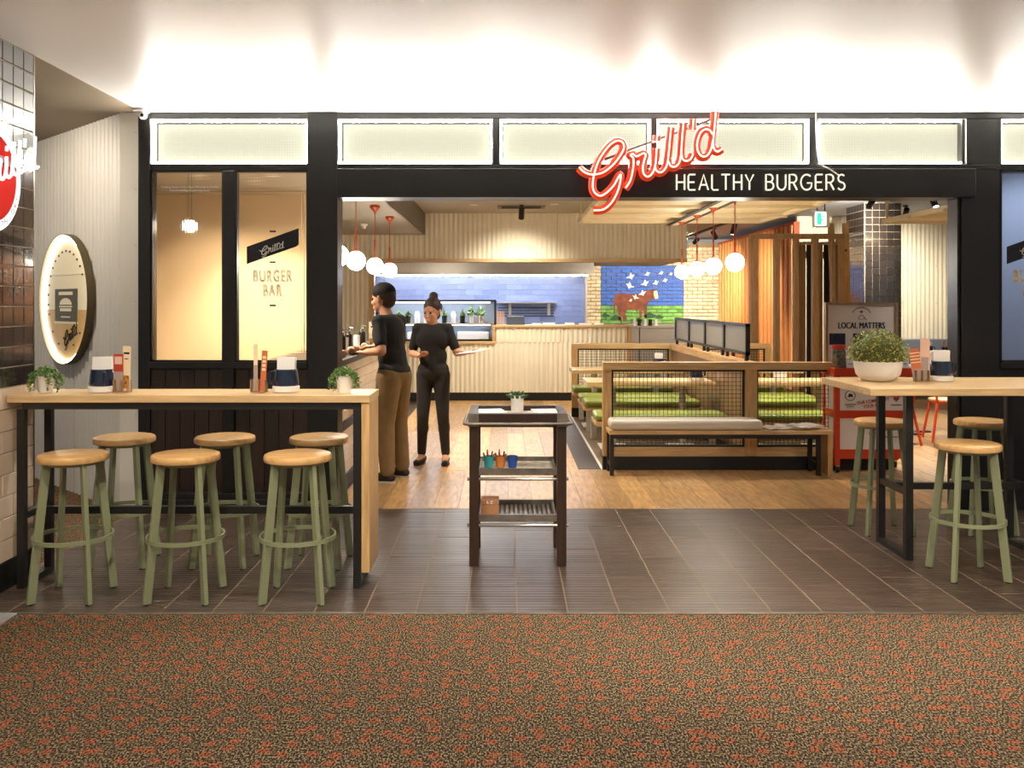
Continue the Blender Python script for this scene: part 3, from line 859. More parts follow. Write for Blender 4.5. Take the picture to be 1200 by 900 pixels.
MB().box(X0+0.1, X1-0.1, Y0+0.06, Y0+0.08, 1.195, 1.204).build('led_strip', M['led_cool'], dc)  # extra strip added to brighten the cabinet below the shelf
MB().box(X0+0.02, X1-0.02, Y0+0.05, Y1-0.03, 1.205, 1.225).build('shelf', M['oak'], dc)
MB().box(X0, X1, Y0, Y1, Z0-0.01, Z0+0.02).build('base', M['steel'], dc)
MB().box(X0, X1, Y0+0.03, Y1, Z1-0.01, Z1).build('lid', M['steel'], dc)
MB().box(X0+0.1, X1-0.1, Y0+0.06, Y0+0.085, Z1-0.05, Z1-0.035).build('led_strip', M['led_cool'], dc)
pots = []
for i in range(11):
    x = X0+0.2+i*0.145
    if i in (3, 4, 7):
        o = MB().lathe([(0.042,0),(0.045,0.15),(0.03,0.17),(0.03,0.19)], 14, (x, BY+0.15, 1.226)).build('glass_jar', M['white'], smooth=40)
        tag(o, 'white jar on the lit cabinet shelf between herb pots, number %s' % {3:'one',4:'two',7:'three'}[i], 'jar', 'jars in display cabinet')
    else:
        big = i >= 9
        o = thing('potted_herb', ('round bushy grass pot on the cabinet shelf, place %s' if big else 'dark pot of herbs on the lit cabinet shelf, place %s') % ('one','two','three','four','five','six','seven','eight','nine','ten','eleven')[i], 'plant', (x, BY+0.15, 1.226), group='herbs in display cabinet')
        MB().lathe([(0.035,0),(0.045,0.12),(0.04,0.12)], 12, (x, BY+0.15, 1.226)).build('pot', M['black_m'] if not big else M['white'], o, smooth=40)
        b = MB()
        for k in range(160 if big else 80):
            a = random.random()*2*PI; e = random.random()
            L_ = (0.15 if big else 0.08)*(0.6+0.5*random.random()); sp = (0.085 if big else 0.055)
            p = Vector((x+sp*math.cos(a)*e, BY+0.15+sp*math.sin(a)*e*0.8, 1.33+L_*(1.1-e*0.9)))
            d = Vector((random.uniform(-1,1), random.uniform(-1,1), random.uniform(0,1))).normalized()*0.02
            s = Vector((-d.y, d.x, 0.004))
            n = len(b.v); b.v += [tuple(p-d), tuple(p+s), tuple(p+d), tuple(p-s)]; b.f.append((n,n+1,n+2,n+3))
        b.build('foliage', M['pale_leaf'], o)
for i, (x, w_, c) in enumerate(((-1.55, 0.2, 'white'), (-1.22, 0.22, 'steel'), (-0.75, 0.5, 'paper'))):
    o = MB().box(x, x+w_, BY+0.1, BY+0.35, Z0+0.022, Z0+0.14).build('food_tray', M[c], bevel=0.01); tag(o, 'tray on the cabinet floor below the herb shelf, %s' % ('squat white one','steel one','wide white one')[i], 'tray', 'trays in display cabinet')

# kitchen behind
KY = 17.3
wk = MB().box(-4.6, 1.5, KY, KY+0.1, 0, 2.6).build('wall_kitchen_back', M['grout']); tag(wk, 'blue subway tiled kitchen wall', kind='structure')
tw, th = 0.305, 0.1
for r in range(11):
    z = 1.10+r*th
    xs = -2.55 + (0.15 if r % 2 else 0)
    while xs < 1.49:
        a = xs; b_ = min(xs+tw, 1.495)
        if b_-a > 0.05: piece('tile', ((a+b_)/2, KY-0.004, z+th/2), (round(b_-a-0.004,3), 0.014, th-0.004), M['blue_tile'], wk, 0.002)
        xs += tw
MB().box(1.495, 1.54, KY-0.05, KY+0.1, 0, 2.6).build('edge_post', M['steel'], wk)
hd = thing('exhaust_hood', 'long stainless exhaust hood under the corrugated bulkhead', 'hood', (-0.3, 15.8, 2.0))
MB().prism([(15.55, 2.02), (15.55, 2.22), (17.25, 2.22), (17.25, 2.10), (15.75, 2.02)], -2.6, 1.50, 'x').build('canopy', M['steel'], hd)
MB().box(-2.4, 1.4, 15.60, 15.64, 2.005, 2.019).build('led_strip', M['led_cool'], hd)
MB().box(-2.4, 1.4, 16.6, 16.64, 2.045, 2.055).build('led_strip', M['led_cool'], hd)
ks = thing('wall_shelf', 'steel wall shelf on the blue kitchen tiles', 'shelf', (0.4, KY-0.15, 1.55))
MB().box(-0.15, 0.95, KY-0.32, KY-0.012, 1.545, 1.565).build('board', M['steel'], ks)
for x in (0.08, 0.80):
    MB().box(x, x+0.05, KY-0.10, KY-0.012, 1.32, 1.545).build('bracket', M['steel'], ks)
for k in range(4):
    MB().box(-0.12, 0.92, KY-0.03, KY-0.012, 1.30+0.05*k, 1.315+0.05*k).build('rail', M['black_m'], ks)  # black bars modelling the shadow lines under the shelf
kb = thing('prep_bench', 'stainless preparation bench along the kitchen wall', 'bench', (-0.5, 16.9, 0))
MB().box(-2.6, 1.48, 16.5, KY-0.012, 0.86, 0.90).build('worktop', M['steel'], kb)
MB().box(-2.55, 1.45, 16.55, KY-0.02, 0.05, 0.86).build('cupboard', M['steel'], kb)

# brick wall with cow mural
RY = 22.0
wr = MB().box(1.2, 5.2, RY, RY+0.2, 0, CEIL).build('wall_brick', M['mortar']); tag(wr, 'buff brick wall with painted cow mural', kind='structure')
bw, bh = 0.24, 0.086
for r in range(21):
    z = 1.06+r*bh
    xs = 1.80 + (bw/2 if r % 2 else 0)
    while xs < 5.1:
        cx = xs+bw/2; cz = z+bh/2
        m = 'brick_buff'
        if 2.28 < cx < 4.24 and cz < 2.45: m = 'brick_blue' if cz > 1.46 else 'brick_green'
        cuts = [xs] + [q for q in (2.28, 4.24) if xs+0.02 < q < xs+bw-0.02] + [xs+bw]
        for a, b_ in zip(cuts, cuts[1:]):
            m = 'brick_buff'
            if 2.28 < (a+b_)/2 < 4.24 and cz < 2.45: m = 'brick_blue' if cz > 1.46 else 'brick_green'
            g0 = 0.006 if a == xs else 0.001; g1 = 0.006 if b_ == xs+bw else 0.001
            piece('brick', ((a+g0+b_-g1)/2, RY-0.012, cz), (round(b_-a-g0-g1, 3), 0.05, bh-0.012), M[m], wr, 0.004)
        xs += bw
mu = thing('mural', 'brown cow and white birds painted on the blue and green brickwork', 'mural', (3.2, RY-0.04, 1.2))
def qm(a, b): 
    p = 1090/(RY-0.04); return ((560+a/4.615-591)/p, 1.55+(355-(220+b/4.615))/p)
YM = RY-0.041
cow = [(740,580),(770,570),(830,575),(880,572),(905,560),(930,552),(950,548),(968,552),(972,575),(978,595),(965,605),(945,600),(930,612),(915,632),(914,660),(912,705),(900,708),(896,668),(888,664),(886,708),(875,706),(872,660),(850,662),(815,660),(800,662),(800,690),(804,722),(786,724),(780,690),(776,722),(760,720),(762,690),(752,650),(745,620),(741,680),(735,688),(733,620)]
b = MB(); b.prism([qm(*c) for c in cow], YM, YM+0.003, 'y'); b.build('cow', M['cow'], mu)
b = MB(); b.prism([qm(*c) for c in [(950,560),(968,556),(974,580),(976,598),(960,602),(952,585)]], YM-0.003, YM-0.001, 'y'); b.build('cow_face', M['cow_light'], mu)
for (bx, by, s) in ((825,475,1.0),(915,463,0.7),(990,458,0.6),(1042,464,0.5),(902,512,1.0),(960,510,0.8),(1012,498,0.6),(824,525,1.0),(888,566,0.9),(855,588,0.8),(825,606,0.5)):
    pts = [(-24,14),(-6,4),(2,-16),(10,-2),(24,-8),(12,10),(8,22),(-2,14)]
    fl_ = -1 if by in (525, 588) else 1
    b = MB(); b.prism([qm(bx+fl_*a*s, by+c*s) for a, c in pts], YM-0.003, YM, 'y'); b.build('bird', M['bird_paint'], mu)
for (gx, gy, s) in ((690,690,1.0),(745,705,1.3),(930,692,1.4),(980,700,1.0),(870,715,1.0)):
    pts = [(-24,4),(-12,-8),(0,-16),(12,-6),(26,-2),(18,8),(-10,10)]
    b = MB(); b.prism([qm(gx+a*s, gy+c*s) for a, c in pts], YM, YM+0.002, 'y'); b.build('grass_patch', mat('dark_green_paint', lin(40,72,36), 0.8), mu)  # dark green patches in the mural's grass
bs = thing('back_bench', 'stainless back bench below the cow mural', 'bench', (3.2, 19.0, 0))
MB().box(1.7, 4.2, 18.6, 19.3, 1.05, 1.09).build('worktop', M['steel'], bs)
MB().box(1.75, 2.7, 18.65, 19.25, 0.05, 1.05).build('cupboard', M['steel'], bs)
MB().box(2.72, 4.15, 18.65, 19.25, 0.05, 1.05).build('cupboard', M['steel'], bs)
for i in range(5):
    x = 2.62+0.11*i
    o = MB().lathe([(0.035,0),(0.04,0.13),(0.036,0.13),(0.03,0.01)], 12, (x, 18.8, 1.09)).build('tumbler', M['black_m'] if i % 2 else M['white'], smooth=40); tag(o, 'small cup on the back bench below the mural, number %s along' % ('one','two','three','four','five')[i], 'cup', 'cups on back bench')

# slatted side wall
sw = MB().box(5.06, 5.16, 16.25, RY, 0, CEIL).build('wall_slatted', M['orange_back']); tag(sw, 'wall of vertical timber battens, orange glow coloured into its back', kind='structure')
y = 16.32; k = 0
while y < RY-0.1:
    piece('batten', (5.045, y+0.05, 1.47), (0.03, 0.13, 2.9), M['orange_batten'], sw, 0.003)
    y += 0.27; k += 1
we = struct('wall_dining', label='cream corrugated dining wall behind the tiled pillar')
sheets(we, [5.16, 6.1, 7.0, 8.0, 9.0], 16.4, 0, 3.08)
MB().box(5.16, 9.0, 16.42, 16.5, 0, 3.08).build('backing', M['cream_sheet'], we)
b = MB()
for x in (5.6, 6.3, 7.0, 7.3, 7.6):
    for z in (0.9, 1.55, 2.2): b.cyl((x, 16.372, z), (x, 16.385, z), 0.008, n=6)
b.build('screw_heads', M['steel'], we)

# tiled pillar
pl = MB().box(5.50, 6.06, 14.2, 14.95, 0, 3.08).build('pillar', M['grout']); tag(pl, 'charcoal square tiled pillar behind the notice board', kind='structure')
ts = 0.11
for r in range(21):
    z = 3.075-(r+0.5)*ts
    for c_ in range(5): piece('tile', (5.505+(c_+0.5)*ts, 14.196, z), (ts-0.006, 0.012, ts-0.006), M['char_tile'], pl, 0.002)
    for c_ in range(6): piece('tile', (5.496, 14.21+(c_+0.5)*ts*1.1, z), (0.012, ts*1.1-0.006, ts-0.006), M['char_tile'], pl, 0.002)

# suspended perforated canopies
def canopy(x0, x1, y0, y1, z, label, hang):
    t = thing('ceiling_canopy', label, 'canopy', (x0, y0, z))
    sh = MB(); n = int((y1-y0)/0.05)
    for i in range(n+1):
        y = y0+(y1-y0)*i/n; zz = z+0.012+(0.006 if i % 2 else -0.006)
        sh.v += [(x0+0.02, y, zz), (x1-0.02, y, zz)]
    for i in range(n): sh.f.append((2*i, 2*i+1, 2*i+3, 2*i+2))
    sh.build('ribbed_panel', M['canopy'], t)
    for q in ((x0,x0+0.05,y0,y1),(x1-0.05,x1,y0,y1),(x0,x1,y0,y0+0.05),(x0,x1,y1-0.05,y1)):
        MB().box(q[0],q[1],q[2],q[3],z-0.03,z+0.03).build('frame_bar', M['canopy'], t)
    for f_ in (0.28, 0.52, 0.76):
        y = y0+(y1-y0)*f_; MB().box(x0-0.05, x1, y-0.03, y+0.03, z-0.05, z-0.012).build('cross_bar', M['canopy'], t)
    for x, y in hang: MB().box(x-0.015, x+0.015, y-0.015, y+0.015, z+0.03, 2.97 if x < 4 else 3.08).build('hanger', M['canopy'], t)
    return t
c1 = canopy(1.0, 3.5, 8.0, 12.65, 2.66, 'cream ribbed ceiling canopy hanging over the green booths', [(1.03, 12.5), (1.03, 9), (3.45, 12.5), (3.45, 9)])
for x in (2.20, 2.36): MB().box(x, x+0.05, 8.0, 12.62, 2.60, 2.612).build('light_slot', M['black_m'], c1)
MB().box(2.26, 2.35, 8.0, 12.62, 2.60, 2.615).build('spine_bar', M['canopy'], c1)
canopy(5.05, 8.4, 8.6, 12.5, 2.64, 'cream ribbed ceiling canopy beside the tiled pillar', [(5.1, 12.4), (5.1, 9)])

# pendant globes
def pendant(label, first=None):
    t = thing('pendant_lamp', label, 'pendant', (0, 0, 0), group='globe pendants')
    R_ = 0.092
    MB().sphere((0,0,0), R_, 24, 14).build('globe', M['globe'], t, smooth=True, local=True)
    MB().cyl((0,0,R_-0.012), (0,0,R_+0.012), 0.03, n=16).build('collar', M['copper'], t, smooth=40, local=True)
    MB().cyl((0,0,R_+0.012), (0,0,R_+0.20), 0.0105, n=10).build('stem', M['copper'], t, smooth=40, local=True)
    MB().cyl((0,0,R_+0.20), (0,0,0.60), 0.0045, n=6).build('cord', M['copper'], t, local=True)
    MB().lathe([(0.008,0.575),(0.012,0.60),(0.055,0.645),(0.055,0.67)], 16).build('ceiling_rose', M['copper'], t, smooth=40, local=True)
    return t
pr = None
for i, (x, y, side) in enumerate(((-1.43, 8.0, 0), (-1.43, 8.96, 0), (-1.43, 10.28, 0), (-1.43, 11.6, 0), (2.31, 9.32, 1), (2.31, 10.28, 1), (2.31, 11.15, 1), (2.31, 12.1, 1))):
    l = ('white globe pendant with copper stem, %s above the tiled counter' if not side else 'white globe pendant with copper stem, %s above the booth divider') % ('first','second','third','fourth')[i % 4]
    if pr is None: pr = pendant(l); t = pr
    else: t = copy_tree(pr); t['label'] = l
    t.location = (x, y, 1.956)
# spotlights of the restaurant
def track_spot(x, y, z, tgt, e, label, ang=100, color=(1,0.91,0.76)):
    t = thing('track_spotlight', label, 'spotlight', (x, y, z))
    d = (Vector(tgt)-Vector((x, y, z-0.12))).normalized()
    c = Vector((x, y, z-0.12))
    MB().box(x-0.03, x+0.03, y-0.03, y+0.03, z-0.025, z).build('mount', M['black_m'], t)
    MB().cyl((x, y, z-0.02), tuple(c), 0.012, n=8).build('arm', M['black_m'], t)
    MB().cyl(tuple(c-d*0.09), tuple(c+d*0.09), 0.042, n=16).build('barrel', M['black_m'], t, smooth=40)
    MB().cyl(tuple(c+d*0.0905), tuple(c+d*0.094), 0.034, n=16).build('lens', M['lens'], t)
    spot('lamp', tuple(c+d*0.11), tgt, e, ang, 1.0, color, 0.035, t)
IN = 2.1
for (x, y, z, tg, e, l) in (
    (0.25, 13.5, CEIL, (0.2, 14.7, 1.5), 45, 'black ceiling spotlight in front of the corrugated bulkhead'),
    (-0.5, 10.6, CEIL, (-0.6, 9.6, 0), 65, 'black ceiling spotlight over the walkway behind the trolley'),
    (0.4, 8.4, CEIL, (0.2, 8.6, 0), 60, 'black ceiling spotlight just inside the black header'),
    (5.2, 13.2, 3.08, (5.3, 15.0, 2.3), 160, 'black ceiling spotlight shining on the tiled pillar'),
    (6.3, 14.6, 3.08, (6.6, 16.3, 1.6), 90, 'black ceiling spotlight in front of the dining wall'),
    (6.0, 13.0, 3.08, (6.3, 11.0, 0), 120, 'black ceiling spotlight above the red chairs'),
    (4.3, 9.6, 3.08, (4.3, 10.2, 0), 110, 'black ceiling spotlight above the red cart'),
    (3.75, 15.2, CEIL-0.09, (3.4, 16.5, 0), 200, 'black track spotlight at the front end of the slanting track'),
    (3.75, 16.6, CEIL-0.09, (4.95, 18.5, 1.3), 120, 'black track spotlight aimed at the timber battens'),
    (3.75, 18.2, CEIL-0.09, (3.2, 21.9, 1.6), 300, 'black track spotlight aimed at the cow mural'),
    (3.75, 19.2, CEIL-0.09, (4.95, 20.6, 1.4), 120, 'black track spotlight at the far end of the slanting track')):
    track_spot(x, y, z, tg, e*IN, l)
o = MB().box(3.725, 3.775, 14.9, 19.6, CEIL-0.09, CEIL-0.05).build('lighting_track', M['black_m']); tag(o, 'long black lighting track running back towards the mural', 'track')
for i, (x, y) in enumerate(((1.7, 9.302), (1.7, 10.418), (1.7, 11.534), (2.9, 9.302), (2.9, 10.418), (2.9, 11.534))):
    downlight(x, y, 2.610, (x, y, 0), 36*IN, 100, 'downlight in the ribbed canopy over the booths, number %s' % ('one','two','three','four','five','six')[i], 0.04)
for i, (x, y) in enumerate(((-0.45, 13.5), (0.72, 13.4))):
    downlight(x, y, CEIL, (x, y, 0), 40*IN, 110, 'small white downlight %s the ceiling air diffuser' % ('on the counter side of', 'on the booth side of')[i], 0.05)
for i, y in enumerate((8.2, 10.0, 12.0)):
    downlight(-2.2, y, 2.63, (-2.2, y, 0), 130*IN, 110, 'soffit downlight behind the tiled counter, number %s' % ('one','two','three')[i], 0.05)
vd = thing('air_diffuser', 'rectangular slotted air diffuser in the restaurant ceiling', 'vent', (0.25, 13.7, CEIL))
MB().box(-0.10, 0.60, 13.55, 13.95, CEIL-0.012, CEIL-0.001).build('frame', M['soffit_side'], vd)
for k in range(5): MB().box(-0.04, 0.54, 13.60+k*0.065, 13.63+k*0.065, CEIL-0.018, CEIL-0.012).build('slot', M['black_m'], vd)
sd = thing('smoke_detector', 'white smoke detector on the soffit behind the globe pendants', 'detector', (-1.92, 12.7, 2.63))
MB().lathe([(0.055,-0.0),(0.055,-0.02),(0.035,-0.035),(0.03,-0.06),(0.01,-0.07)][::-1], 16, (-1.92, 12.7, 2.63)).build('body', M['white'], sd, smooth=40)
# dome camera on the mall ceiling
cc = thing('security_camera', 'white dome security camera on the mall ceiling at the shopfront corner', 'camera', (-2.66, 6.82, CEIL))
MB().lathe([(0.03,-0.035),(0.06,-0.02),(0.06,0.0)], 20, (-2.66, 6.82, CEIL-0.001)).build('base', M['white'], cc, smooth=40)
MB().sphere((-2.65, 6.82, CEIL-0.045), 0.032, 16, 10).build('dome', M['white'], cc, smooth=True)
MB().cyl((-2.645, 6.79, CEIL-0.05), (-2.643, 6.784, CEIL-0.052), 0.012, n=12).build('lens', M['black'], cc)
# exit sign
ex = thing('exit_sign', 'white box exit sign with green running figure hung from ceiling', 'sign', (4.1, 12.0, 2.6))
ex_y = 12.0
MB().box(4.00, 4.20, ex_y, ex_y+0.08, 2.53, 2.74).build('casing', M['white'], ex)
MB().box(4.01, 4.15, ex_y-0.004, ex_y-0.001, 2.55, 2.72).build('lit_face', glow('exit_white', (0.9,1,0.95,1), 2.0), ex)
MB().box(4.03, 4.09, ex_y-0.008, ex_y-0.005, 2.56, 2.71).build('door_pictogram', glow('exit_green', (0.05,0.5,0.32,1), 1.2), ex)
b = MB(); b.sphere((4.118, ex_y-0.007, 2.695), 0.010, 8, 6); b.sweep([(4.112, ex_y-0.007, 2.68), (4.10, ex_y-0.007, 2.63), (4.085, ex_y-0.007, 2.60), (4.075, ex_y-0.007, 2.565)], 0.006, 5); b.sweep([(4.10, ex_y-0.007, 2.63), (4.12, ex_y-0.007, 2.60), (4.135, ex_y-0.007, 2.57)], 0.006, 5); b.sweep([(4.085,ex_y-0.007,2.65),(4.11,ex_y-0.007,2.675),(4.135,ex_y-0.007,2.65)], 0.005, 5); b.build('running_figure', glow('exit_green_dark', (0.03,0.4,0.25,1), 1.0), ex)
MB().cyl((4.05, ex_y+0.04, 2.74), (4.05, ex_y+0.04, 3.08), 0.008, n=8).build('hanger', M['black_m'], ex)
MB().cyl((4.15, ex_y+0.04, 2.74), (4.15, ex_y+0.04, 3.08), 0.008, n=8).build('hanger', M['black_m'], ex)
# lit poster at the edge of the opening
lp = thing('lit_poster', 'bright lit poster in timber frame on the dining wall', 'poster', (8.2, 16.3, 1.6))
MB().box(7.90, 8.60, 16.28, 16.37, 1.22, 1.92).build('frame', M['mid_wood'], lp)
MB().box(8.02, 8.48, 16.27, 16.279, 1.28, 1.86).build('lit_face', glow('poster_light', (0.85,0.92,1,1), 5.0), lp)

# screened-off area behind the amber glass
sb = MB().box(-4.55, -1.895, 8.9, 8.98, 0, 2.62).build('wall_prep', mat('warm_plaster', lin(226,196,154), 0.7)); tag(sb, 'warm painted partition behind the amber glass', kind='structure')
wl_ = thing('pendant_lamp', 'small globe lamp hanging close behind the plain amber glass', 'pendant', (-2.54, 7.5, 2.17))
MB().sphere((-2.54, 7.5, 2.17), 0.042, 16, 10).build('globe', M['globe'], wl_, smooth=True)
MB().cyl((-2.54, 7.5, 2.21), (-2.54, 7.5, 2.63), 0.005, n=8).build('cord', M['black_m'], wl_)
downlight(-2.6, 7.9, 2.63, (-2.7, 8.9, 0.75), 32*IN, 95, 'added soffit downlight just behind the amber glass, washing the partition', 0.05)  # unseen lamp added so the lower part of the pane glows
downlight(-1.95, 7.8, 2.63, (-2.1, 8.9, 0.75), 22*IN, 95, 'added soffit downlight just behind the burger bar pane', 0.05)  # second added lamp, brightens the lower part of the lettered pane
sr = MB().box(4.3, 7.5, 8.6, 8.68, 0, 3.05).build('wall_service', mat('grey_blue_plaster', lin(150,158,176), 0.7)); tag(sr, 'grey blue partition behind the grey glass', kind='structure')
downlight(-3.9, 6.3, CEIL-0.002, (-3.6, 7.7, 0.9), 100, 150, 'added downlight in the taupe passage ceiling, brightening the corrugated wall', 0.05)  # unseen lamp added to brighten the passage wall
downlight(4.9, 7.6, 3.08, (4.9, 8.6, 1.4), 42*IN, 95, 'added cool ceiling downlight behind the grey glass', 0.05, color=(0.82,0.90,1.0))  # unseen cool lamp added to turn the pane bluish

# ---------------------------------------------------------------- tiled counter inside, next to the shopfront
lc = thing('tiled_counter', 'long cream tiled counter with dark timber top beside the walkway', 'counter', (-1.6, 9.0, 0))
CX = -1.33
MB().box(CX-0.5, CX-0.008, 7.18, 10.9, 0.0, 1.05).build('carcass', M['grout'], lc)
MB().box(CX-0.56, CX+0.06, 7.17, 10.95, 1.05, 1.10).build('counter_top', M['walnut'], lc, bevel=0.005)
MB().box(CX-0.01, CX+0.012, 7.18, 10.9, 0.0, 0.12).build('kickboard', M['skirt'], lc)
MB().box(CX-0.01, CX+0.016, 7.18, 10.9, 0.50, 0.57).build('dark_band', M['skirt'], lc)
for r, (za, zb_) in enumerate([(0.12+0.095*k, 0.12+0.095*(k+1)) for k in range(4)] + [(0.57+0.096*k, 0.57+0.096*(k+1)) for k in range(5)]):
    y = 7.18 + (0.15 if r % 2 else 0) - 0.15
    while y < 10.9:
        a = max(y, 7.18); b_ = min(y+0.3, 10.9)
        if b_-a > 0.03: piece('tile', (CX-0.003, round((a+b_)/2,3), (za+zb_)/2), (0.012, round(b_-a-0.005,3), 0.090), M['cream_tile'], lc, 0.002)
        y += 0.3

# ---------------------------------------------------------------- bar tables
def tube(b, p, q, w_=0.04): return b.bar(p, q, w_, w_, up=(0,0,1) if abs(p[2]-q[2]) < 1e-6 else (0,1,0))
bt = thing('bar_table', 'long oak bar table with black steel frame against the tiled wall', 'table', (-1.7, 5.2, 0))
MB().box(WX+0.008, -0.728, 5.03, 5.40, 1.010, 1.051).build('table_top', M['oak'], bt, bevel=0.003)
MB().box(-0.775, -0.730, 5.04, 5.39, 0.087, 1.007).build('end_panel', M['oak_v'], bt, bevel=0.003)
b = MB(); b.box(-2.62, -0.78, 5.05, 5.09, 0.972, 1.009); b.box(-2.62, -0.78, 5.34, 5.38, 0.972, 1.009); b.build('top_rail', M['steel_black'], bt)
for x in (-2.625, -0.80):
    for y in (5.065, 5.365):
        MB().box(x-0.02, x+0.02, y-0.02, y+0.02, 0.0, 0.972).build('leg', M['steel_black'], bt)
    MB().box(x-0.02, x+0.02, 5.085, 5.345, 0.0, 0.035).build('floor_runner', M['steel_black'], bt)
    MB().box(x-0.018, x+0.018, 5.085, 5.345, 0.372, 0.408).build('cross_bar', M['steel_black'], bt)
MB().box(-2.605, -0.82, 5.205, 5.245, 0.370, 0.410).build('foot_rail', M['steel_black'], bt)

rt = thing('bar_table', 'wide oak bar table with black steel frame beside the red cart', 'table', (3.0, 5.85, 0))
MB().box(2.13, 4.2, 5.42, 6.25, 1.008, 1.051).build('table_top', M['oak'], rt, bevel=0.003)
for x in (2.44, 3.27):
    for y in (5.62, 6.03):
        MB().box(x-0.022, x+0.022, y-0.022, y+0.022, 0.0, 1.007).build('leg', M['steel_black'], rt)
    MB().box(x-0.022, x+0.022, 5.642, 6.008, 0.0, 0.035).build('floor_runner', M['steel_black'], rt)
    MB().box(x-0.018, x+0.018, 5.642, 6.008, 0.385, 0.420).build('cross_bar', M['steel_black'], rt)
MB().box(2.458, 3.252, 5.81, 5.85, 0.385, 0.425).build('foot_rail', M['steel_black'], rt)

# ---------------------------------------------------------------- stools
def make_stool():
    t = thing('bar_stool', '', 'stool', (0,0,0), group='sage green bar stools')
    R_ = 0.177
    MB().lathe([(R_-0.012,0.715),(R_-0.002,0.720),(R_,0.728),(R_,0.742),(R_-0.004,0.751),(R_-0.012,0.755)], 40).build('seat', M['seat'], t, smooth=35, local=True)
    for sx_, sy_ in ((-1,-1),(1,-1),(1,1),(-1,1)):
        top = Vector((sx_*0.095, sy_*0.095, 0.718)); bot = Vector((sx_*0.150, sy_*0.150, 0.006))
        rad = Vector((sx_, sy_, 0)).normalized(); tan = Vector((-rad.y, rad.x, 0))
        b = MB()
        for c_, z, hw in ((top, 0.718, 0.021), (bot, 0.004, 0.021)):
            for i, j in ((-1,-1),(1,-1),(1,1),(-1,1)):
                q = c_ + rad*(i*hw) + tan*(j*0.0115); b.v.append((q.x, q.y, z))
        b.f = [(0,1,2,3),(7,6,5,4),(0,4,5,1),(1,5,6,2),(2,6,7,3),(3,7,4,0)]
        lg = b.build('leg', M['sage'], t, local=True, bevel=0.003)
        q = bot + rad*0.0
        f_ = MB(); f_.bar((q.x, q.y, 0.0), (q.x, q.y, 0.0042), 0.024, 0.03, up=(0,1,0)); f_.build('foot_pad', M['black_m'], lg, local=True)
    b = MB(); n = 48; rr = 0.200; z0 = 0.318
    for r, z in ((rr, z0-0.011), (rr, z0+0.011), (rr-0.008, z0+0.011), (rr-0.008, z0-0.011)):
        for i in range(n): b.v.append((r*math.cos(2*PI*i/n), r*math.sin(2*PI*i/n), z))
    for k in range(4):
        for i in range(n):
            j = (i+1) % n; k2 = (k+1) % 4
            b.f.append((k*n+i, k*n+j, k2*n+j, k2*n+i))
    b.build('foot_ring', M['sage'], t, smooth=40, local=True)
    b = MB(); b.lathe([(0.135,0.700),(0.135,0.714)], 24); b.build('seat_plate', M['sage'], t, local=True)
    return t
st0 = make_stool()
SP = [(-2.28,4.92,0,'sage stool on the carpet side of the long table, next to the tiled wall'),
      (-1.685,4.92,0,'sage stool on the carpet side of the long table, middle of three'),
      (-1.092,4.92,0,'sage stool on the carpet side of the long table, next to its oak end panel'),
      (-2.27,5.56,4,'sage stool on the shopfront side of the long table, in front of corrugated wall'),
      (-1.67,5.56,0,'sage stool on the shopfront side of the long table, middle of three'),
      (-1.105,5.56,-3,'sage stool on the shopfront side of the long table, near its oak end panel'),
      (2.565,6.33,0,'sage stool on the shop side of the wide table, in front of the red cart'),
      (3.25,6.33,0,'sage stool on the shop side of the wide table, in front of the black column'),
      (2.64,5.30,0,'sage stool standing alone on the carpet side of the wide table')]
for i, (x, y, a, l) in enumerate(SP):
    t = st0 if i == 0 else copy_tree(st0)
    t.location = (x, y, 0); t.rotation_euler = (0, 0, math.radians(a)); t['label'] = l

# ---------------------------------------------------------------- service trolley
tl = thing('service_trolley', 'dark wooden three tier trolley with metal rails standing in the entrance', 'trolley', (0.08, 5.7, 0))
X0, X1, Y0, Y1 = -0.206, 0.366, 5.467, 5.93
for x in (X0, X1-0.055):
    for y in (Y0, Y1-0.05):
        MB().box(x, x+0.055, y, y+0.05, 0.0, 0.82).build('leg', M['dark_wood'], tl, bevel=0.003)
ty = MB()
ty.box(X0-0.005, X1+0.005, Y0-0.006, Y0+0.045, 0.82, 0.90); ty.box(X0-0.005, X1+0.005, Y1-0.045, Y1+0.006, 0.82, 0.90)
ty.box(X0-0.005, X0+0.045, Y0+0.045, Y1-0.045, 0.82, 0.90); ty.box(X1-0.045, X1+0.005, Y0+0.045, Y1-0.045, 0.82, 0.90)
ty.build('top_tray', M['dark_wood'], tl, bevel=0.003)
MB().box(X0+0.04, X1-0.04, Y0+0.04, Y1-0.04, 0.855, 0.868).build('tray_floor', M['worn_white'], tl)
for x in (X0-0.005, X1-0.055):
    MB().box(x-0.001, x+0.061, Y0-0.009, Y0-0.006, 0.822, 0.898).build('corner_plate', M['galv'], tl)
b = MB(); zr = 0.842
b.sweep([(X0-0.028, Y1-0.02, zr), (X0-0.028, Y0-0.01, zr), (X0-0.010, Y0-0.030, zr), (X1+0.010, Y0-0.030, zr), (X1+0.028, Y0-0.01, zr), (X1+0.028, Y1-0.02, zr)], 0.010, 10)
b.build('push_rail', M['galv'], tl, smooth=50)
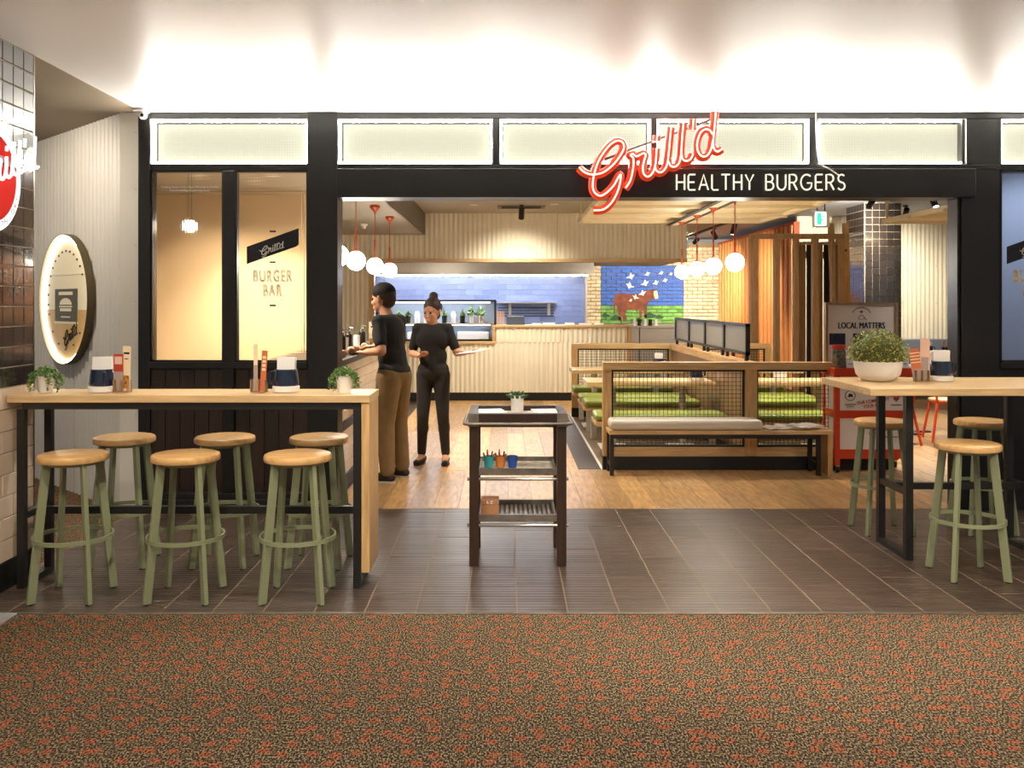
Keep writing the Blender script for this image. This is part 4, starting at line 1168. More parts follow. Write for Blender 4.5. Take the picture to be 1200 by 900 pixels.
for zf, nm in ((0.535, 'white'), (0.262, 'slats')):
    sh = MB()
    sh.box(X0+0.055, X1-0.055, Y0+0.01, Y0+0.025, zf, zf+0.04); sh.box(X0+0.055, X1-0.055, Y1-0.03, Y1-0.015, zf+0.0, zf+0.04)
    sh.box(X0+0.055, X0+0.068, Y0+0.025, Y1-0.03, zf, zf+0.03); sh.box(X1-0.068, X1-0.055, Y0+0.025, Y1-0.03, zf, zf+0.03)
    sf = sh.build('shelf_frame', M['galv'], tl)
    if nm == 'white':
        MB().box(X0+0.068, X1-0.068, Y0+0.03, Y1-0.035, zf+0.004, zf+0.014).build('shelf_board', M['worn_white'], sf)
    else:
        MB().box(X0+0.068, X1-0.068, Y0+0.03, Y1-0.035, zf+0.001, zf+0.005).build('shelf_board', M['dark_wood'], sf)
        for k in range(15):
            x = X0+0.08+k*0.0285
            piece('slat', (x, (Y0+Y1)/2, zf+0.009), (0.016, Y1-Y0-0.07, 0.008), M['galv'], sf, 0.002)
    MB().cyl((X0-0.012, Y0+0.012, zf-0.022), (X1+0.012, Y0+0.012, zf-0.022), 0.010, n=10).build('front_rail', M['chrome'], tl, smooth=50)
    MB().cyl((X0-0.012, Y1-0.012, zf-0.022), (X1+0.012, Y1-0.012, zf-0.022), 0.010, n=10).build('back_rail', M['chrome'], tl, smooth=50)

# ---------------------------------------------------------------- booths
def wire_panel(par, x0, x1, y, z0, z1, p=0.037, r=0.0021):
    b = MB(); n = int((x1-x0)/p)
    for i in range(1, n): b.box(x0+i*(x1-x0)/n-r, x0+i*(x1-x0)/n+r, y-r, y+r, z0, z1)
    n = int((z1-z0)/p)
    for i in range(1, n): b.box(x0, x1, y+r, y+3*r, z0+i*(z1-z0)/n-r, z0+i*(z1-z0)/n+r)
    o = b.build('wire_mesh', M['wire'], par); o['kind'] = 'stuff'
    fr = MB(); t_ = 0.02
    fr.box(x0, x1, y-0.012, y+0.012, z0, z0+t_); fr.box(x0, x1, y-0.012, y+0.012, z1-t_, z1)
    fr.box(x0, x0+t_, y-0.012, y+0.012, z0, z1); fr.box(x1-t_, x1, y-0.012, y+0.012, z0, z1)
    fr.build('wire_frame', M['steel_black'], par)
def partition(y, x1, label):
    t = thing('booth_partition', label, 'partition', (2.3, y, 0))
    xs = [(0.915, 0.995), (2.235, 2.345), (x1-0.08, x1)]
    for a, b_ in xs: MB().box(a, b_, y, y+0.09, 0.13, 0.93).build('post', M['oak_v'], t, bevel=0.002)
    MB().box(0.915, x1, y-0.004, y+0.10, 0.93, 1.0).build('top_beam', M['oak'], t, bevel=0.003)
    MB().box(0.915, x1, y+0.012, y+0.085, 0.0, 0.125).build('plinth', M['skirt'], t)
    for (a, b_) in ((0.995, 2.235), (2.345, x1-0.08)):
        MB().box(a, b_, y+0.015, y+0.08, 0.125, 0.21).build('bottom_rail', M['oak'], t)
        wire_panel(t, a, b_, y+0.045, 0.21, 0.93)
    return t
partition(8.62, 3.62, 'oak framed wire mesh booth partition behind the long bench')
partition(12.60, 3.62, 'oak framed wire mesh booth partition at the kitchen end of the booths')
sp = thing('booth_divider', 'oak divider ledge with framed pane screen running between the booths', 'divider', (2.3, 10.6, 0))
MB().box(2.24, 2.36, 8.73, 12.59, 0.92, 1.0).build('ledge', M['oak_y'], sp, bevel=0.003)
MB().box(2.26, 2.34, 8.73, 12.59, 0.0, 0.12).build('plinth', M['skirt'], sp)
MB().box(2.27, 2.33, 8.73, 12.59, 0.12, 0.92).build('lining', M['mid_wood'], sp)
sc_ = MB(); ya, yb = 8.78, 12.45; za, zb2 = 1.055, 1.355
ys = [ya+(yb-ya)*k/4 for k in range(5)]
for k in range(4):
    MB().box(2.296, 2.304, ys[k]+0.03, ys[k+1]-0.03, za+0.03, zb2-0.03).build('pane', M['screen_glass'], sp)
fr = MB()
for y in ys: fr.box(2.28, 2.32, max(y-0.03, ya), min(y+0.03, yb), za, zb2)
fr.box(2.28, 2.32, ya, yb, za, za+0.03); fr.box(2.28, 2.32, ya, yb, zb2-0.03, zb2)
fr.build('screen_frame', M['steel_black'], sp)
for y in [ya+0.06, ys[1]-0.1, ys[1]+0.1, ys[2]-0.1, ys[2]+0.1, ys[3]-0.1, ys[3]+0.1, yb-0.06]:
    MB().box(2.285, 2.315, y-0.02, y+0.02, 1.0, za).build('foot_post', M['steel_black'], sp)
def cushion(x0, x1, y0, y1, z0, z1, m, par, r=0.03):
    o = MB().box(x0, x1, y0, y1, z0, z1).build('cushion', M[m], par)
    md = o.modifiers.new('round', 'BEVEL'); md.width = r; md.segments = 4
    shade(o.data, 30)
    return o
def booth_bench(xa, xb, y0, y1, label):
    t = thing('booth_bench', label, 'bench', ((xa+xb)/2, (y0+y1)/2, 0), group='green booth benches')
    MB().box(xa, xb, y0, y1, 0.34, 0.375).build('seat_board', M['oak'], t, bevel=0.003)
    cushion(xa+0.005, xb-0.01, y0, y1, 0.376, 0.45, 'green_vinyl', t)
    for x in (xa+0.12, xb-0.12):
        MB().box(x-0.03, x+0.03, (y0+y1)/2-0.03, (y0+y1)/2+0.03, 0.004, 0.34).build('leg', M['white_trim'], t)
def booth_table(xa, xb, y0, y1, label):
    t = thing('booth_table', label, 'table', ((xa+xb)/2, (y0+y1)/2, 0), group='booth tables')
    MB().box(xa, xb, y0, y1, 0.675, 0.72).build('table_top', M['oak'], t, bevel=0.003)
    for x in (xa+0.3, xb-0.3):
        MB().cyl((x, (y0+y1)/2, 0.012), (x, (y0+y1)/2, 0.675), 0.035, n=12).build('pedestal', M['white_trim'], t)
        MB().box(x-0.15, x+0.15, (y0+y1)/2-0.2, (y0+y1)/2+0.2, 0.003, 0.012).build('base', M['white_trim'], t)
for (xa, xb, sd_) in ((0.90, 2.22, 'walkway'), (2.38, 3.70, 'dining')):
    for (y0, y1, l) in ((9.18, 9.62, 'first from the entrance'), (10.42, 10.86, 'second from the entrance'), (11.0, 11.44, 'third from the entrance'), (12.12, 12.56, 'against the far partition')):
        booth_bench(xa, xb, y0, y1, 'olive green cushioned booth bench on the %s side of the divider, %s' % (sd_, l))
    booth_table(xa-0.03, xb, 9.72, 10.34, 'oak booth table on the %s side of the divider, nearer the entrance' % sd_)
    booth_table(xa-0.06 if sd_ == 'walkway' else xa, xb, 11.48, 12.06, 'oak booth table on the %s side of the divider, nearer the kitchen' % sd_)

# ---------------------------------------------------------------- long bench in front of the partition
bn = thing('waiting_bench', 'oak bench with black steel legs and pale cushion before the mesh partition', 'bench', (1.95, 8.45, 0))
MB().box(0.94, 2.95, 8.33, 8.61, 0.37, 0.405).build('seat_board', M['oak'], bn, bevel=0.003)
cushion(0.95, 2.32, 8.33, 8.60, 0.406, 0.50, 'grey_vinyl', bn, 0.035)
for x in (0.965, 2.82):
    for y in (8.35, 8.585): MB().box(x-0.018, x+0.018, y-0.018, y+0.018, 0.0, 0.37).build('leg', M['steel_black'], bn)
    MB().box(x-0.015, x+0.015, 8.368, 8.567, 0.08, 0.11).build('cross_bar', M['steel_black'], bn)
MB().box(2.90, 2.945, 8.335, 8.605, 0.0, 0.37).build('end_panel', M['oak_v'], bn, bevel=0.003)
MB().box(0.98, 2.80, 8.34, 8.37, 0.335, 0.37).build('front_rail', M['steel_black'], bn)
for i, (x, a, l) in enumerate(((2.52, 8, 'spread folded newspaper'), (2.62, -12, 'newspaper with lifted corner'), (2.73, 20, 'topmost folded newspaper'))):
    b = MB(); n = 6
    for k in range(n+1):
        zz = 0.409+i*0.009+0.012*abs(math.sin(k*1.3+i))
        b.v += [(-0.15+0.3*k/n, -0.1, zz-0.405), (-0.15+0.3*k/n, 0.1, zz-0.405+0.004), (-0.15+0.3*k/n, -0.1, zz-0.399), (-0.15+0.3*k/n, 0.1, zz-0.395)]
    for k in range(n):
        q = 4*k
        b.f += [(q,q+4,q+5,q+1),(q+2,q+3,q+7,q+6),(q,q+2,q+6,q+4),(q+1,q+5,q+7,q+3)]
    o = b.build('newspaper', M['paper']); o.location = (x, 8.46, 0.405); o.rotation_euler = (0,0,math.radians(a))
    tag(o, '%s in the pile on the oak bench' % l, 'newspaper', 'newspapers on bench')

# ---------------------------------------------------------------- red cart with notice board
ct = thing('red_cart', 'red framed cart with white printed panels on castors', 'cart', (3.36, 8.6, 0))
X0, X1, Y0, Y1 = 3.012, 3.71, 8.47, 8.80
for x in (X0, X1-0.045):
    for y in (Y0, Y1-0.045): MB().box(x, x+0.045, y, y+0.045, 0.07, 0.88).build('post', M['red'], ct)
MB().box(X0-0.01, X1+0.01, Y0-0.01, Y1+0.01, 0.88, 0.955).build('top_tray', M['red'], ct, bevel=0.003)
for z in (0.13, 0.50):
    for y in (Y0+0.003, Y1-0.04): MB().box(X0+0.045, X1-0.045, y, y+0.037, z, z+0.085 if z < 0.3 else z+0.07).build('rail', M['red'], ct)
    for x in (X0+0.003, X1-0.04): MB().box(x, x+0.037, Y0+0.045, Y1-0.045, z, z+0.085 if z < 0.3 else z+0.07).build('rail', M['red'], ct)
for za_, zb_ in ((0.215, 0.50), (0.57, 0.88)):
    MB().box(X0+0.045, X1-0.045, Y0+0.012, Y0+0.02, za_, zb_).build('front_panel', M['poster'], ct)
    MB().box(X0+0.012, X0+0.02, Y0+0.045, Y1-0.045, za_, zb_).build('side_panel', M['poster'], ct)
    MB().box(X1-0.02, X1-0.012, Y0+0.045, Y1-0.045, za_, zb_).build('side_panel', M['poster'], ct)
for x in (X0+0.03, X1-0.03):
    for y in (Y0+0.03, Y1-0.03):
        w_ = MB(); w_.cyl((x-0.012, y, 0.03), (x+0.012, y, 0.03), 0.03, n=16); ca_ = w_.build('castor_wheel', M['black_m'], ct, smooth=40)
        w_ = MB(); w_.box(x-0.018, x+0.018, y-0.015, y+0.02, 0.035, 0.07); w_.build('castor_fork', M['chrome'], ca_)
text('slogan', 'OUR COMMUNITY\nYOUR CALL', 0.042, M['red_ink'], ct, ((1025-591)/129, Y0+0.010, 0.635), rot=(PI/2, math.radians(-8), 0), sx=0.85, bold=0.0008)
b = MB(); c0 = ((998-591)/129, Y0+0.010, 0.705)
b.sweep([(c0[0]+0.045*math.cos(2*PI*i/24), c0[1], c0[2]+0.045*math.sin(2*PI*i/24)) for i in range(24)], 0.003, 5, closed=True)
b.prism([(c0[0]-0.025, c0[2]-0.012), (c0[0]+0.025, c0[2]-0.012), (c0[0]+0.018, c0[2]+0.012), (c0[0]-0.01, c0[2]+0.02)], c0[1]-0.001, c0[1]+0.001, 'y')
b.box(c0[0]-0.05, c0[0]+0.05, c0[1]-0.001, c0[1]+0.001, c0[2]-0.085, c0[2]-0.078); b.box(c0[0]-0.035, c0[0]+0.035, c0[1]-0.001, c0[1]+0.001, c0[2]-0.105, c0[2]-0.099)
b.build('stamp_print', M['ink'], ct)
def heart(cx, cz, s): return [(cx+s*16*math.sin(t)**3/16, cz+s*(13*math.cos(t)-5*math.cos(2*t)-2*math.cos(3*t)-math.cos(4*t))/16) for t in [2*PI*i/20 for i in range(20)]]
c1_ = ((1052-591)/129, 0.675)
b = MB(); b.prism(heart(c1_[0], c1_[1], 0.028), Y0+0.009, Y0+0.011, 'y'); b.build('heart_print', M['red_ink'], ct)
b = MB()
for dx in (-0.045, 0.0, 0.045): b.sweep([(c1_[0]+dx+0.026*math.cos(2*PI*i/16), Y0+0.010, c1_[1]+0.04+0.022*math.sin(2*PI*i/16)) for i in range(16)], 0.002, 4, closed=True)
b.box(c1_[0]-0.05, c1_[0]+0.05, Y0+0.009, Y0+0.011, c1_[1]-0.06, c1_[1]-0.052); b.build('line_print', M['ink'], ct)
b = MB(); xx = (1036-591)/129
b.box(xx-0.12, xx+0.14, Y0+0.009, Y0+0.011, 0.325, 0.332); b.build('line_print', M['ink'], ct)
text('small_print', 'Healthy', 0.03, M['red_ink'], ct, (xx-0.08, Y0+0.010, 0.36), bold=0.0006)

nb = thing('notice_board', 'timber framed local matters notice board standing on the red cart', 'notice board', (3.38, 8.72, 0.957))
X0b, X1b = (970-591)/126, (1056-591)/126
Yb = 8.72
MB().box(X0b+0.02, X1b-0.02, Yb+0.004, Yb+0.018, 0.975, 1.535).build('poster', M['poster'], nb)
for q in ((X0b, X0b+0.025, 0.957, 1.555), (X1b-0.025, X1b, 0.957, 1.555)): MB().box(q[0], q[1], Yb-0.01, Yb+0.03, q[2], q[3]).build('frame_bar', M['mid_wood'], nb)
for q in ((X0b+0.025, X1b-0.025, 1.53, 1.555), (X0b+0.025, X1b-0.025, 0.957, 0.98)): MB().box(q[0], q[1], Yb-0.01, Yb+0.03, q[2], q[3]).build('frame_bar', M['mid_wood'], nb)
xc = (1013-591)/126
hl = text('headline', 'LOCAL MATTERS', 0.082, M['ink'], nb, (xc, Yb+0.002, 1.55-(382-355)/126), bold=0.0, sx=0.70)
hl.data.transform(Matrix.Translation((-0.003, 0, 0)))
_bm = bmesh.new(); _bm.from_mesh(hl.data); _g = bmesh.ops.duplicate(_bm, geom=_bm.verts[:]+_bm.edges[:]+_bm.faces[:])
bmesh.ops.translate(_bm, vec=(0.006, 0, 0.0004), verts=[q for q in _g['geom'] if isinstance(q, bmesh.types.BMVert)]); _bm.to_mesh(hl.data); _bm.free()
b = MB(); b.prism(heart(xc, 1.55-(365.5-355)/126, 0.016), Yb+0.002, Yb+0.0035, 'y'); b.build('heart_print', M['red_ink'], nb)
b = MB()
for i in range(13):
    a = math.radians(35+110*i/12); b.box(xc+0.10*math.cos(a)-0.004, xc+0.10*math.cos(a)+0.004, Yb+0.002, Yb+0.0035, 1.40+0.10*math.sin(a), 1.412+0.10*math.sin(a))
b.sweep([(xc-0.03,Yb+0.003,1.40),(xc-0.01,Yb+0.003,1.435),(xc+0.02,Yb+0.003,1.43),(xc+0.03,Yb+0.003,1.405),(xc,Yb+0.003,1.395),(xc-0.03,Yb+0.003,1.40)], 0.0025, 4)
b.sweep([(xc+0.03,Yb+0.003,1.41),(xc+0.05,Yb+0.003,1.39)], 0.0025, 4)
b.build('emblem_print', M['ink'], nb)
for (a, c_) in ((975, 994), (1003, 1022), (1031, 1050)):
    xa = (a-591)/126; xb = (c_-591)/126
    ph = MB().box(xa, xb, Yb+0.0015, Yb+0.0035, 1.55-(404.5-355)/126, 1.55-(391-355)/126).build('photo_print', mat('dark_photo', lin(40,52,78), 0.5, col2=lin(20,20,24), scale=20), nb)
# jars with red labels on the cart
for i, (px, h) in enumerate(((988, 0.16), (1001, 0.15), (1062, 0.13))):
    x = (px-591)/129
    j = thing('token_jar', ('glass jar of tokens on the red cart, at the timber frame end', 'white card box on the red cart behind the bowl planter', 'white card box on the red cart beside the menu holder')[i], 'jar' if i == 0 else 'box', (x, 8.56, 0.956))
    if i == 0:
        MB().lathe([(0.055,0),(0.06,0.02),(0.06,0.15),(0.05,0.17)], 20, (x, 8.56, 0.956)).build('body', mat('token_glass', lin(150,140,116), 0.1, col2=lin(40,36,30), scale=40), j, smooth=40)
        MB().lathe([(0.062,0.17),(0.062,0.21)], 20, (x, 8.56, 0.956)).build('lid', M['red'], j, smooth=40)
    else:
        MB().box(x-0.05, x+0.05, 8.51, 8.61, 0.956, 0.956+h).build('body', M['paper'], j, bevel=0.003)
        MB().box(x-0.03, x+0.03, 8.508, 8.5095, 0.99, 0.995).build('print', M['ink'], j)

# ---------------------------------------------------------------- plants and table settings
def leafcloud(name, m, par, pts, size, up=0.4):
    b = MB()
    for p in pts:
        p = Vector(p)
        d = Vector((random.gauss(0,1), random.gauss(0,1), random.gauss(up,0.8))).normalized()*size*random.uniform(0.7,1.3)
        s = d.cross(Vector((random.gauss(0,1), random.gauss(0,1), random.gauss(0,1)))).normalized()*size*0.6
        n = len(b.v); b.v += [tuple(p-d*0.9), tuple(p+s), tuple(p+d), tuple(p-s)]; b.f.append((n,n+1,n+2,n+3))
    o = b.build(name, m, par); return o
def trailing_plant(x, y, z, label, w_=0.10, lop=0.0, sd_=1):
    random.seed(sd_)
    t = thing('potted_plant', label, 'plant', (x, y, z), group='trailing table plants')
    MB().lathe([(0.036,0.0),(0.047,0.085),(0.049,0.088),(0.044,0.088),(0.042,0.07)], 20, (x, y, z)).build('pot', M['white'], t, smooth=40)
    MB().lathe([(0.041,0.068),(0.041,0.074)], 16, (x, y, z)).build('soil', M['soil'], t)
    pts = []
    for k in range(420):
        a = random.random()*2*PI; r = w_*math.sqrt(random.random())
        zz = 0.095+0.05*(1-(r/w_)**2)*random.uniform(0.4,1.1)
        pts.append((x+r*math.cos(a)*0.95, y+r*math.sin(a)*0.7, z+zz))
    for k in range(20):        # hanging strands
        a = random.random()*2*PI
        if k < 12: a = PI*(0 if k % 2 else 1)+random.uniform(-0.7, 0.7)
        L_ = random.uniform(0.03, 0.10)
        for j in range(22):
            f_ = j/22
            rr = (w_*0.65)+0.03*math.sin(f_*PI*0.5)
            pts.append((x+rr*math.cos(a)+random.gauss(0,0.005), y+rr*math.sin(a)*0.75+random.gauss(0,0.005), z+max(0.008, 0.10-L_*f_*1.0)+random.gauss(0,0.003)))
    leafcloud('foliage', M['green_leaf'], t, [p for p in pts[::2]], 0.0085)
    leafcloud('young_leaves', M['pale_leaf'], t, [p for p in pts[1::2]], 0.0075)
    return t
TZ = 1.0515
trailing_plant(-2.565, 5.2, TZ, 'trailing green plant in white pot next to the tiled wall', 0.095, sd_=3)
trailing_plant(-0.895, 5.2, TZ, 'trailing green plant in white pot near the oak end panel', 0.08, sd_=5)

def napkin_mug(x, y, z, label, handle=1, cards=None):
    t = thing('napkin_mug', label, 'mug', (x, y, z), group='napkin mugs')
    MB().lathe([(0.068,0.0),(0.075,0.004),(0.075,0.032),(0.069,0.036)], 28, (x, y, z)).build('base', M['white'], t, smooth=40)
    MB().lathe([(0.070,0.036),(0.071,0.05),(0.064,0.115),(0.061,0.128),(0.058,0.126),(0.062,0.05)], 28, (x, y, z)).build('mug', M['navy'], t, smooth=40)
    b = MB(); ha = {1: 0.0, -1: PI, 0: -PI/3}[handle]; hx = math.cos(ha); hy = math.sin(ha)
    b.sweep(smoothpts([(x+hx*r_, y+hy*r_, z+z_) for r_, z_ in ((0.062,0.112), (0.088,0.108), (0.098,0.082), (0.092,0.055), (0.068,0.048))], 5), 0.0085, 8); b.build('handle', M['navy'], t, smooth=True)
    for k in range(5):
        c = random.uniform(-2, 2)
        o = MB().box(-0.05, 0.05, -0.002, 0.002, 0, 0.12).build('napkin', M['paper'], t, local=True)
        o.location = (0.0, -0.025+0.012*k, 0.075); o.rotation_euler = (math.radians(c), math.radians(random.uniform(-5,5)), math.radians(random.uniform(-12,12)))
    return t
def menu_holder(x, y, z, label, cards):
    t = thing('menu_holder', label, 'menu holder', (x, y, z), group='menu holders')
    MB().box(x-0.04, x+0.04, y-0.03, y+0.03, z, z+0.006).build('base', M['mid_wood'], t)
    b = MB(); b.box(x-0.042, x-0.036, y-0.03, y+0.03, z, z+0.07); b.box(x+0.036, x+0.042, y-0.03, y+0.03, z, z+0.07); b.box(x-0.004, x+0.004, y-0.03, y+0.03, z, z+0.07); b.build('divider', M['mid_wood'], t)
    for (dx, w_, h, ry, m, pr_) in cards:
        c = MB().box(-w_/2, w_/2, -0.001, 0.001, 0, h).build('card', m, t, local=True)
        c.location = (dx, 0.0, 0.008); c.rotation_euler = (0, math.radians(ry), math.radians(-14))
        for (a0, a1, b0, b1, pm) in pr_:
            MB().box(-w_/2+w_*a0, -w_/2+w_*a1, -0.0022, -0.0012, h*b0, h*b1).build('print', pm, c, local=True)
    return t
red_card = mat('red_menu_card', lin(186,66,44), 0.6); cream_card = mat('cream_menu_card', lin(238,218,184), 0.6)
orange_card = mat('orange_menu_card', lin(206,110,66), 0.6); grey_card = mat('grey_menu_card', lin(168,154,146), 0.6)
burger_print = mat('burger_print', lin(214,150,64), 0.6, col2=lin(110,54,28), scale=60); pink_card = mat('pink_menu_card', lin(236,196,178), 0.6)
napkin_mug(-2.255, 5.22, TZ, 'navy mug of white napkins beside the plant at the tiled wall', 0)
menu_holder(-2.135, 5.2, TZ, 'menu holder with red and cream cards next to the round sign', [
    (-0.022, 0.06, 0.205, 0, red_card, [(0.12,0.9,0.72,0.93,pink_card),(0,1,0,0.52,grey_card)]),
    (0.018, 0.052, 0.25, 2, cream_card, [(0.1,0.9,0.05,0.34,burger_print),(0.15,0.85,0.82,0.86,M['ink']),(0.3,0.7,0.70,0.72,M['ink'])])])
menu_holder(-1.372, 5.2, TZ, 'menu holder with orange card under the burger bar lettering', [
    (-0.018, 0.024, 0.26, 0, cream_card, [(0,1,0,0.55,grey_card)]), (0.02, 0.034, 0.225, 4, orange_card, [(0.2,0.8,0.6,0.66,cream_card),(0.2,0.8,0.7,0.76,cream_card),(0.2,0.8,0.8,0.86,cream_card),(0.2,0.8,0.5,0.56,cream_card)])])
napkin_mug(-1.225, 5.22, TZ, 'navy mug of white napkins in the middle of the long table', -1)
# right table
bp_ = thing('bowl_planter', 'white bowl planter with domed boxwood on the wide table', 'plant', (2.39, 5.95, TZ))
MB().lathe([(0.075,0.0),(0.10,0.006),(0.135,0.045),(0.147,0.10),(0.148,0.165),(0.142,0.165),(0.14,0.11),(0.12,0.05)], 40, (2.39, 5.95, TZ)).build('bowl', M['white'], bp_, smooth=40)
MB().lathe([(0.139,0.14),(0.139,0.15)], 24, (2.39, 5.95, TZ)).build('soil', M['soil'], bp_)
random.seed(11); pts = []; pts2 = []
for k in range(3000):
    v_ = Vector((random.gauss(0,1), random.gauss(0,1), random.gauss(0,1))).normalized()
    if v_.z < -0.25: continue
    r = 0.185*random.uniform(0.82, 1.04)
    p = (2.39+v_.x*r*1.0, 5.95+v_.y*r*1.0, TZ+0.170+v_.z*r*0.88)
    (pts if k % 2 else pts2).append(p)
leafcloud('foliage', M['box_leaf'], bp_, pts, 0.009); leafcloud('young_leaves', M['pale_leaf'], bp_, pts2[::2], 0.0075)
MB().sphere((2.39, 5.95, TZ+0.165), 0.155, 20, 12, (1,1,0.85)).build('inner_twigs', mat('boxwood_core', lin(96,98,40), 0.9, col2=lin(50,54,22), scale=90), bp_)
menu_holder(2.655, 5.92, TZ, 'menu holder with orange and pink cards on the wide table', [
    (-0.02, 0.06, 0.20, -8, orange_card, [(0.0,1,0.55,0.58,cream_card),(0,1,0.65,0.68,cream_card),(0,1,0.75,0.78,cream_card),(0,1,0.85,0.88,cream_card),(0,1,0.0,0.35,grey_card)]),
    (0.022, 0.055, 0.265, 0, pink_card, [(0.1,0.9,0.0,0.55,grey_card)])])
napkin_mug(2.79, 5.95, TZ, 'navy mug of white napkins on the wide table', 1)

# ---------------------------------------------------------------- trolley contents
random.seed(5)
su = thing('potted_succulent', 'green succulent in white pot on the trolley top', 'plant', (0.08, 5.76, 0.868))
MB().lathe([(0.037,0.0),(0.040,0.11),(0.036,0.11),(0.034,0.09)], 20, (0.08, 5.76, 0.868)).build('pot', M['white'], su, smooth=40)
MB().lathe([(0.035,0.088),(0.035,0.095)], 16, (0.08, 5.76, 0.868)).build('soil', M['soil'], su)
lf = mat('succulent_leaf', lin(74,110,50), 0.45, col2=lin(40,70,32), scale=30)
for ring, (n, tilt, L_) in enumerate(((8, 72, 0.075), (6, 45, 0.065), (4, 20, 0.05))):
    for k in range(n):
        a = 2*PI*k/n+ring*0.5; tl_ = math.radians(tilt)
        d = Vector((math.cos(a)*math.sin(tl_), math.sin(a)*math.sin(tl_), math.cos(tl_)))
        b = MB(); c = Vector((0.08, 5.76, 0.958))
        b.sweep([c+d*(L_*q) for q in (0.05, 0.35, 0.7, 1.0)], [0.006, 0.012, 0.011, 0.001], 6); b.build('leaf', lf, su, smooth=True)
for i, (x, a) in enumerate(((-0.09, 5), (0.25, -3))):
    for k in range(2):
        o = MB().box(-0.085, 0.085, -0.11, 0.11, 0, 0.010).build('menu_sheet', M['paper']); o.location = (x+0.006*k, 5.70+0.008*k, 0.8685+0.0102*k); o.rotation_euler = (0, 0, math.radians(a+6*k))
        tag(o, ('lower' if k == 0 else 'upper')+(' sheet of the paper pile beside the trolley succulent, on the plant-table side' if i == 0 else ' sheet of the paper pile beside the trolley succulent, on the bench side'), 'paper', 'paper menus on trolley')
cup_cols = (('turquoise', lin(60,170,176)), ('orange', lin(206,124,60)), ('blue', lin(28,78,160)))
for i, (nm, col) in enumerate(cup_cols):
    x = -0.095+i*0.072
    t = thing('pencil_cup', '%s plastic cup on the middle trolley shelf' % (nm+' crayon' if i < 2 else nm+' empty'), 'cup', (x, 5.66, 0.55))
    MB().lathe([(0.024,0.0),(0.034,0.065),(0.036,0.07),(0.031,0.07),(0.022,0.006)], 18, (x, 5.66, 0.5495)).build('cup', mat(nm+'_plastic', col, 0.4), t, smooth=40)
    if i < 2:
        for k in range(7):
            a = 2*PI*k/7; b = MB()
            p = Vector((x+0.015*math.cos(a), 5.66+0.015*math.sin(a), 0.56)); d = Vector((math.cos(a)*0.25, math.sin(a)*0.25, 1)).normalized()
            b.cyl(tuple(p), tuple(p+d*(0.075+0.01*(k % 3))), 0.0045, n=6); b.build('crayon', (red_card, M['ink'], orange_card, M['navy'], burger_print)[k % 5], t)
bxk = thing('card_box', 'brown kraft card box on the bottom trolley shelf', 'box', (-0.085, 5.62, 0.277))
MB().box(-0.138, -0.035, 5.56, 5.68, 0.276, 0.365).build('body', M['cardboard'], bxk, bevel=0.002)
MB().box(-0.141, -0.032, 5.557, 5.683, 0.345, 0.372).build('lid', M['cardboard'], bxk, bevel=0.002)
b = MB(); b.box(-0.105, -0.099, 5.5545, 5.5565, 0.349, 0.367); b.box(-0.105, -0.09, 5.5545, 5.5565, 0.349, 0.353); b.box(-0.082, -0.077, 5.5545, 5.5565, 0.349, 0.367); b.box(-0.082, -0.067, 5.5545, 5.5565, 0.349, 0.353); b.box(-0.082, -0.067, 5.5545, 5.5565, 0.363, 0.367); b.build('print', M['paper'], bxk)

# ---------------------------------------------------------------- tiled counter contents
CZ = 1.1005
def pepper(x, y, l):
    t = thing('pump_bottle', l, 'bottle', (x, y, CZ), group='dark pump bottles on tiled counter')
    MB().lathe([(0.032,0.0),(0.034,0.01),(0.034,0.15),(0.028,0.165),(0.014,0.175)], 18, (x, y, CZ)).build('body', M['black'], t, smooth=40)
    MB().lathe([(0.015,0.175),(0.017,0.195),(0.010,0.20)], 14, (x, y, CZ)).build('cap', M['chrome'], t, smooth=40)
    b = MB(); b.cyl((x, y, CZ+0.20), (x, y, CZ+0.225), 0.006, n=8); b.cyl((x-0.01, y, CZ+0.222), (x+0.04, y, CZ+0.218), 0.007, n=8); b.build('pump', M['chrome'], t, smooth=40)
for x, y, l in ((-1.40, 8.02, 'first from the black column'), (-1.44, 8.6, 'second from the black column'), (-1.43, 9.35, 'beside the menu card')):
    pepper(x, y, 'dark pump bottle with chrome top on the tiled counter, %s' % l)
for i, y in enumerate((8.3, 8.95)):
    o = MB().lathe([(0.028,0),(0.032,0.14),(0.030,0.14),(0.026,0.005)], 16, (-1.42, y, CZ)).build('tumbler_stack', M['white'], smooth=40); tag(o, 'pale cup between the pump bottles, %s' % ('nearer the black column', 'nearer the menu card')[i], 'cup', 'pale cups on tiled counter')
t = thing('counter_menu', 'tall cream menu card with burger picture on the tiled counter', 'menu', (-1.33, 9.45, CZ))
MB().box(-1.375, -1.275, 9.44, 9.45, CZ, CZ+0.26).build('card', cream_card, t)
MB().box(-1.365, -1.285, 9.437, 9.4395, CZ+0.02, CZ+0.09).build('print', burger_print, t)
MB().box(-1.355, -1.295, 9.437, 9.4395, CZ+0.20, CZ+0.215).build('print', M['ink'], t)
t = thing('wine_bottle', 'dark wine bottle with pale label at the end of the tiled counter', 'bottle', (-1.33, 10.1, CZ))
MB().lathe([(0.037,0.0),(0.038,0.18),(0.03,0.215),(0.014,0.24),(0.014,0.30),(0.016,0.302),(0.016,0.315)], 20, (-1.33, 10.1, CZ)).build('bottle', M['black'], t, smooth=40)
MB().lathe([(0.0385,0.05),(0.0385,0.13)], 20, (-1.33, 10.1, CZ)).build('label', M['sign_tan'], t, smooth=40)
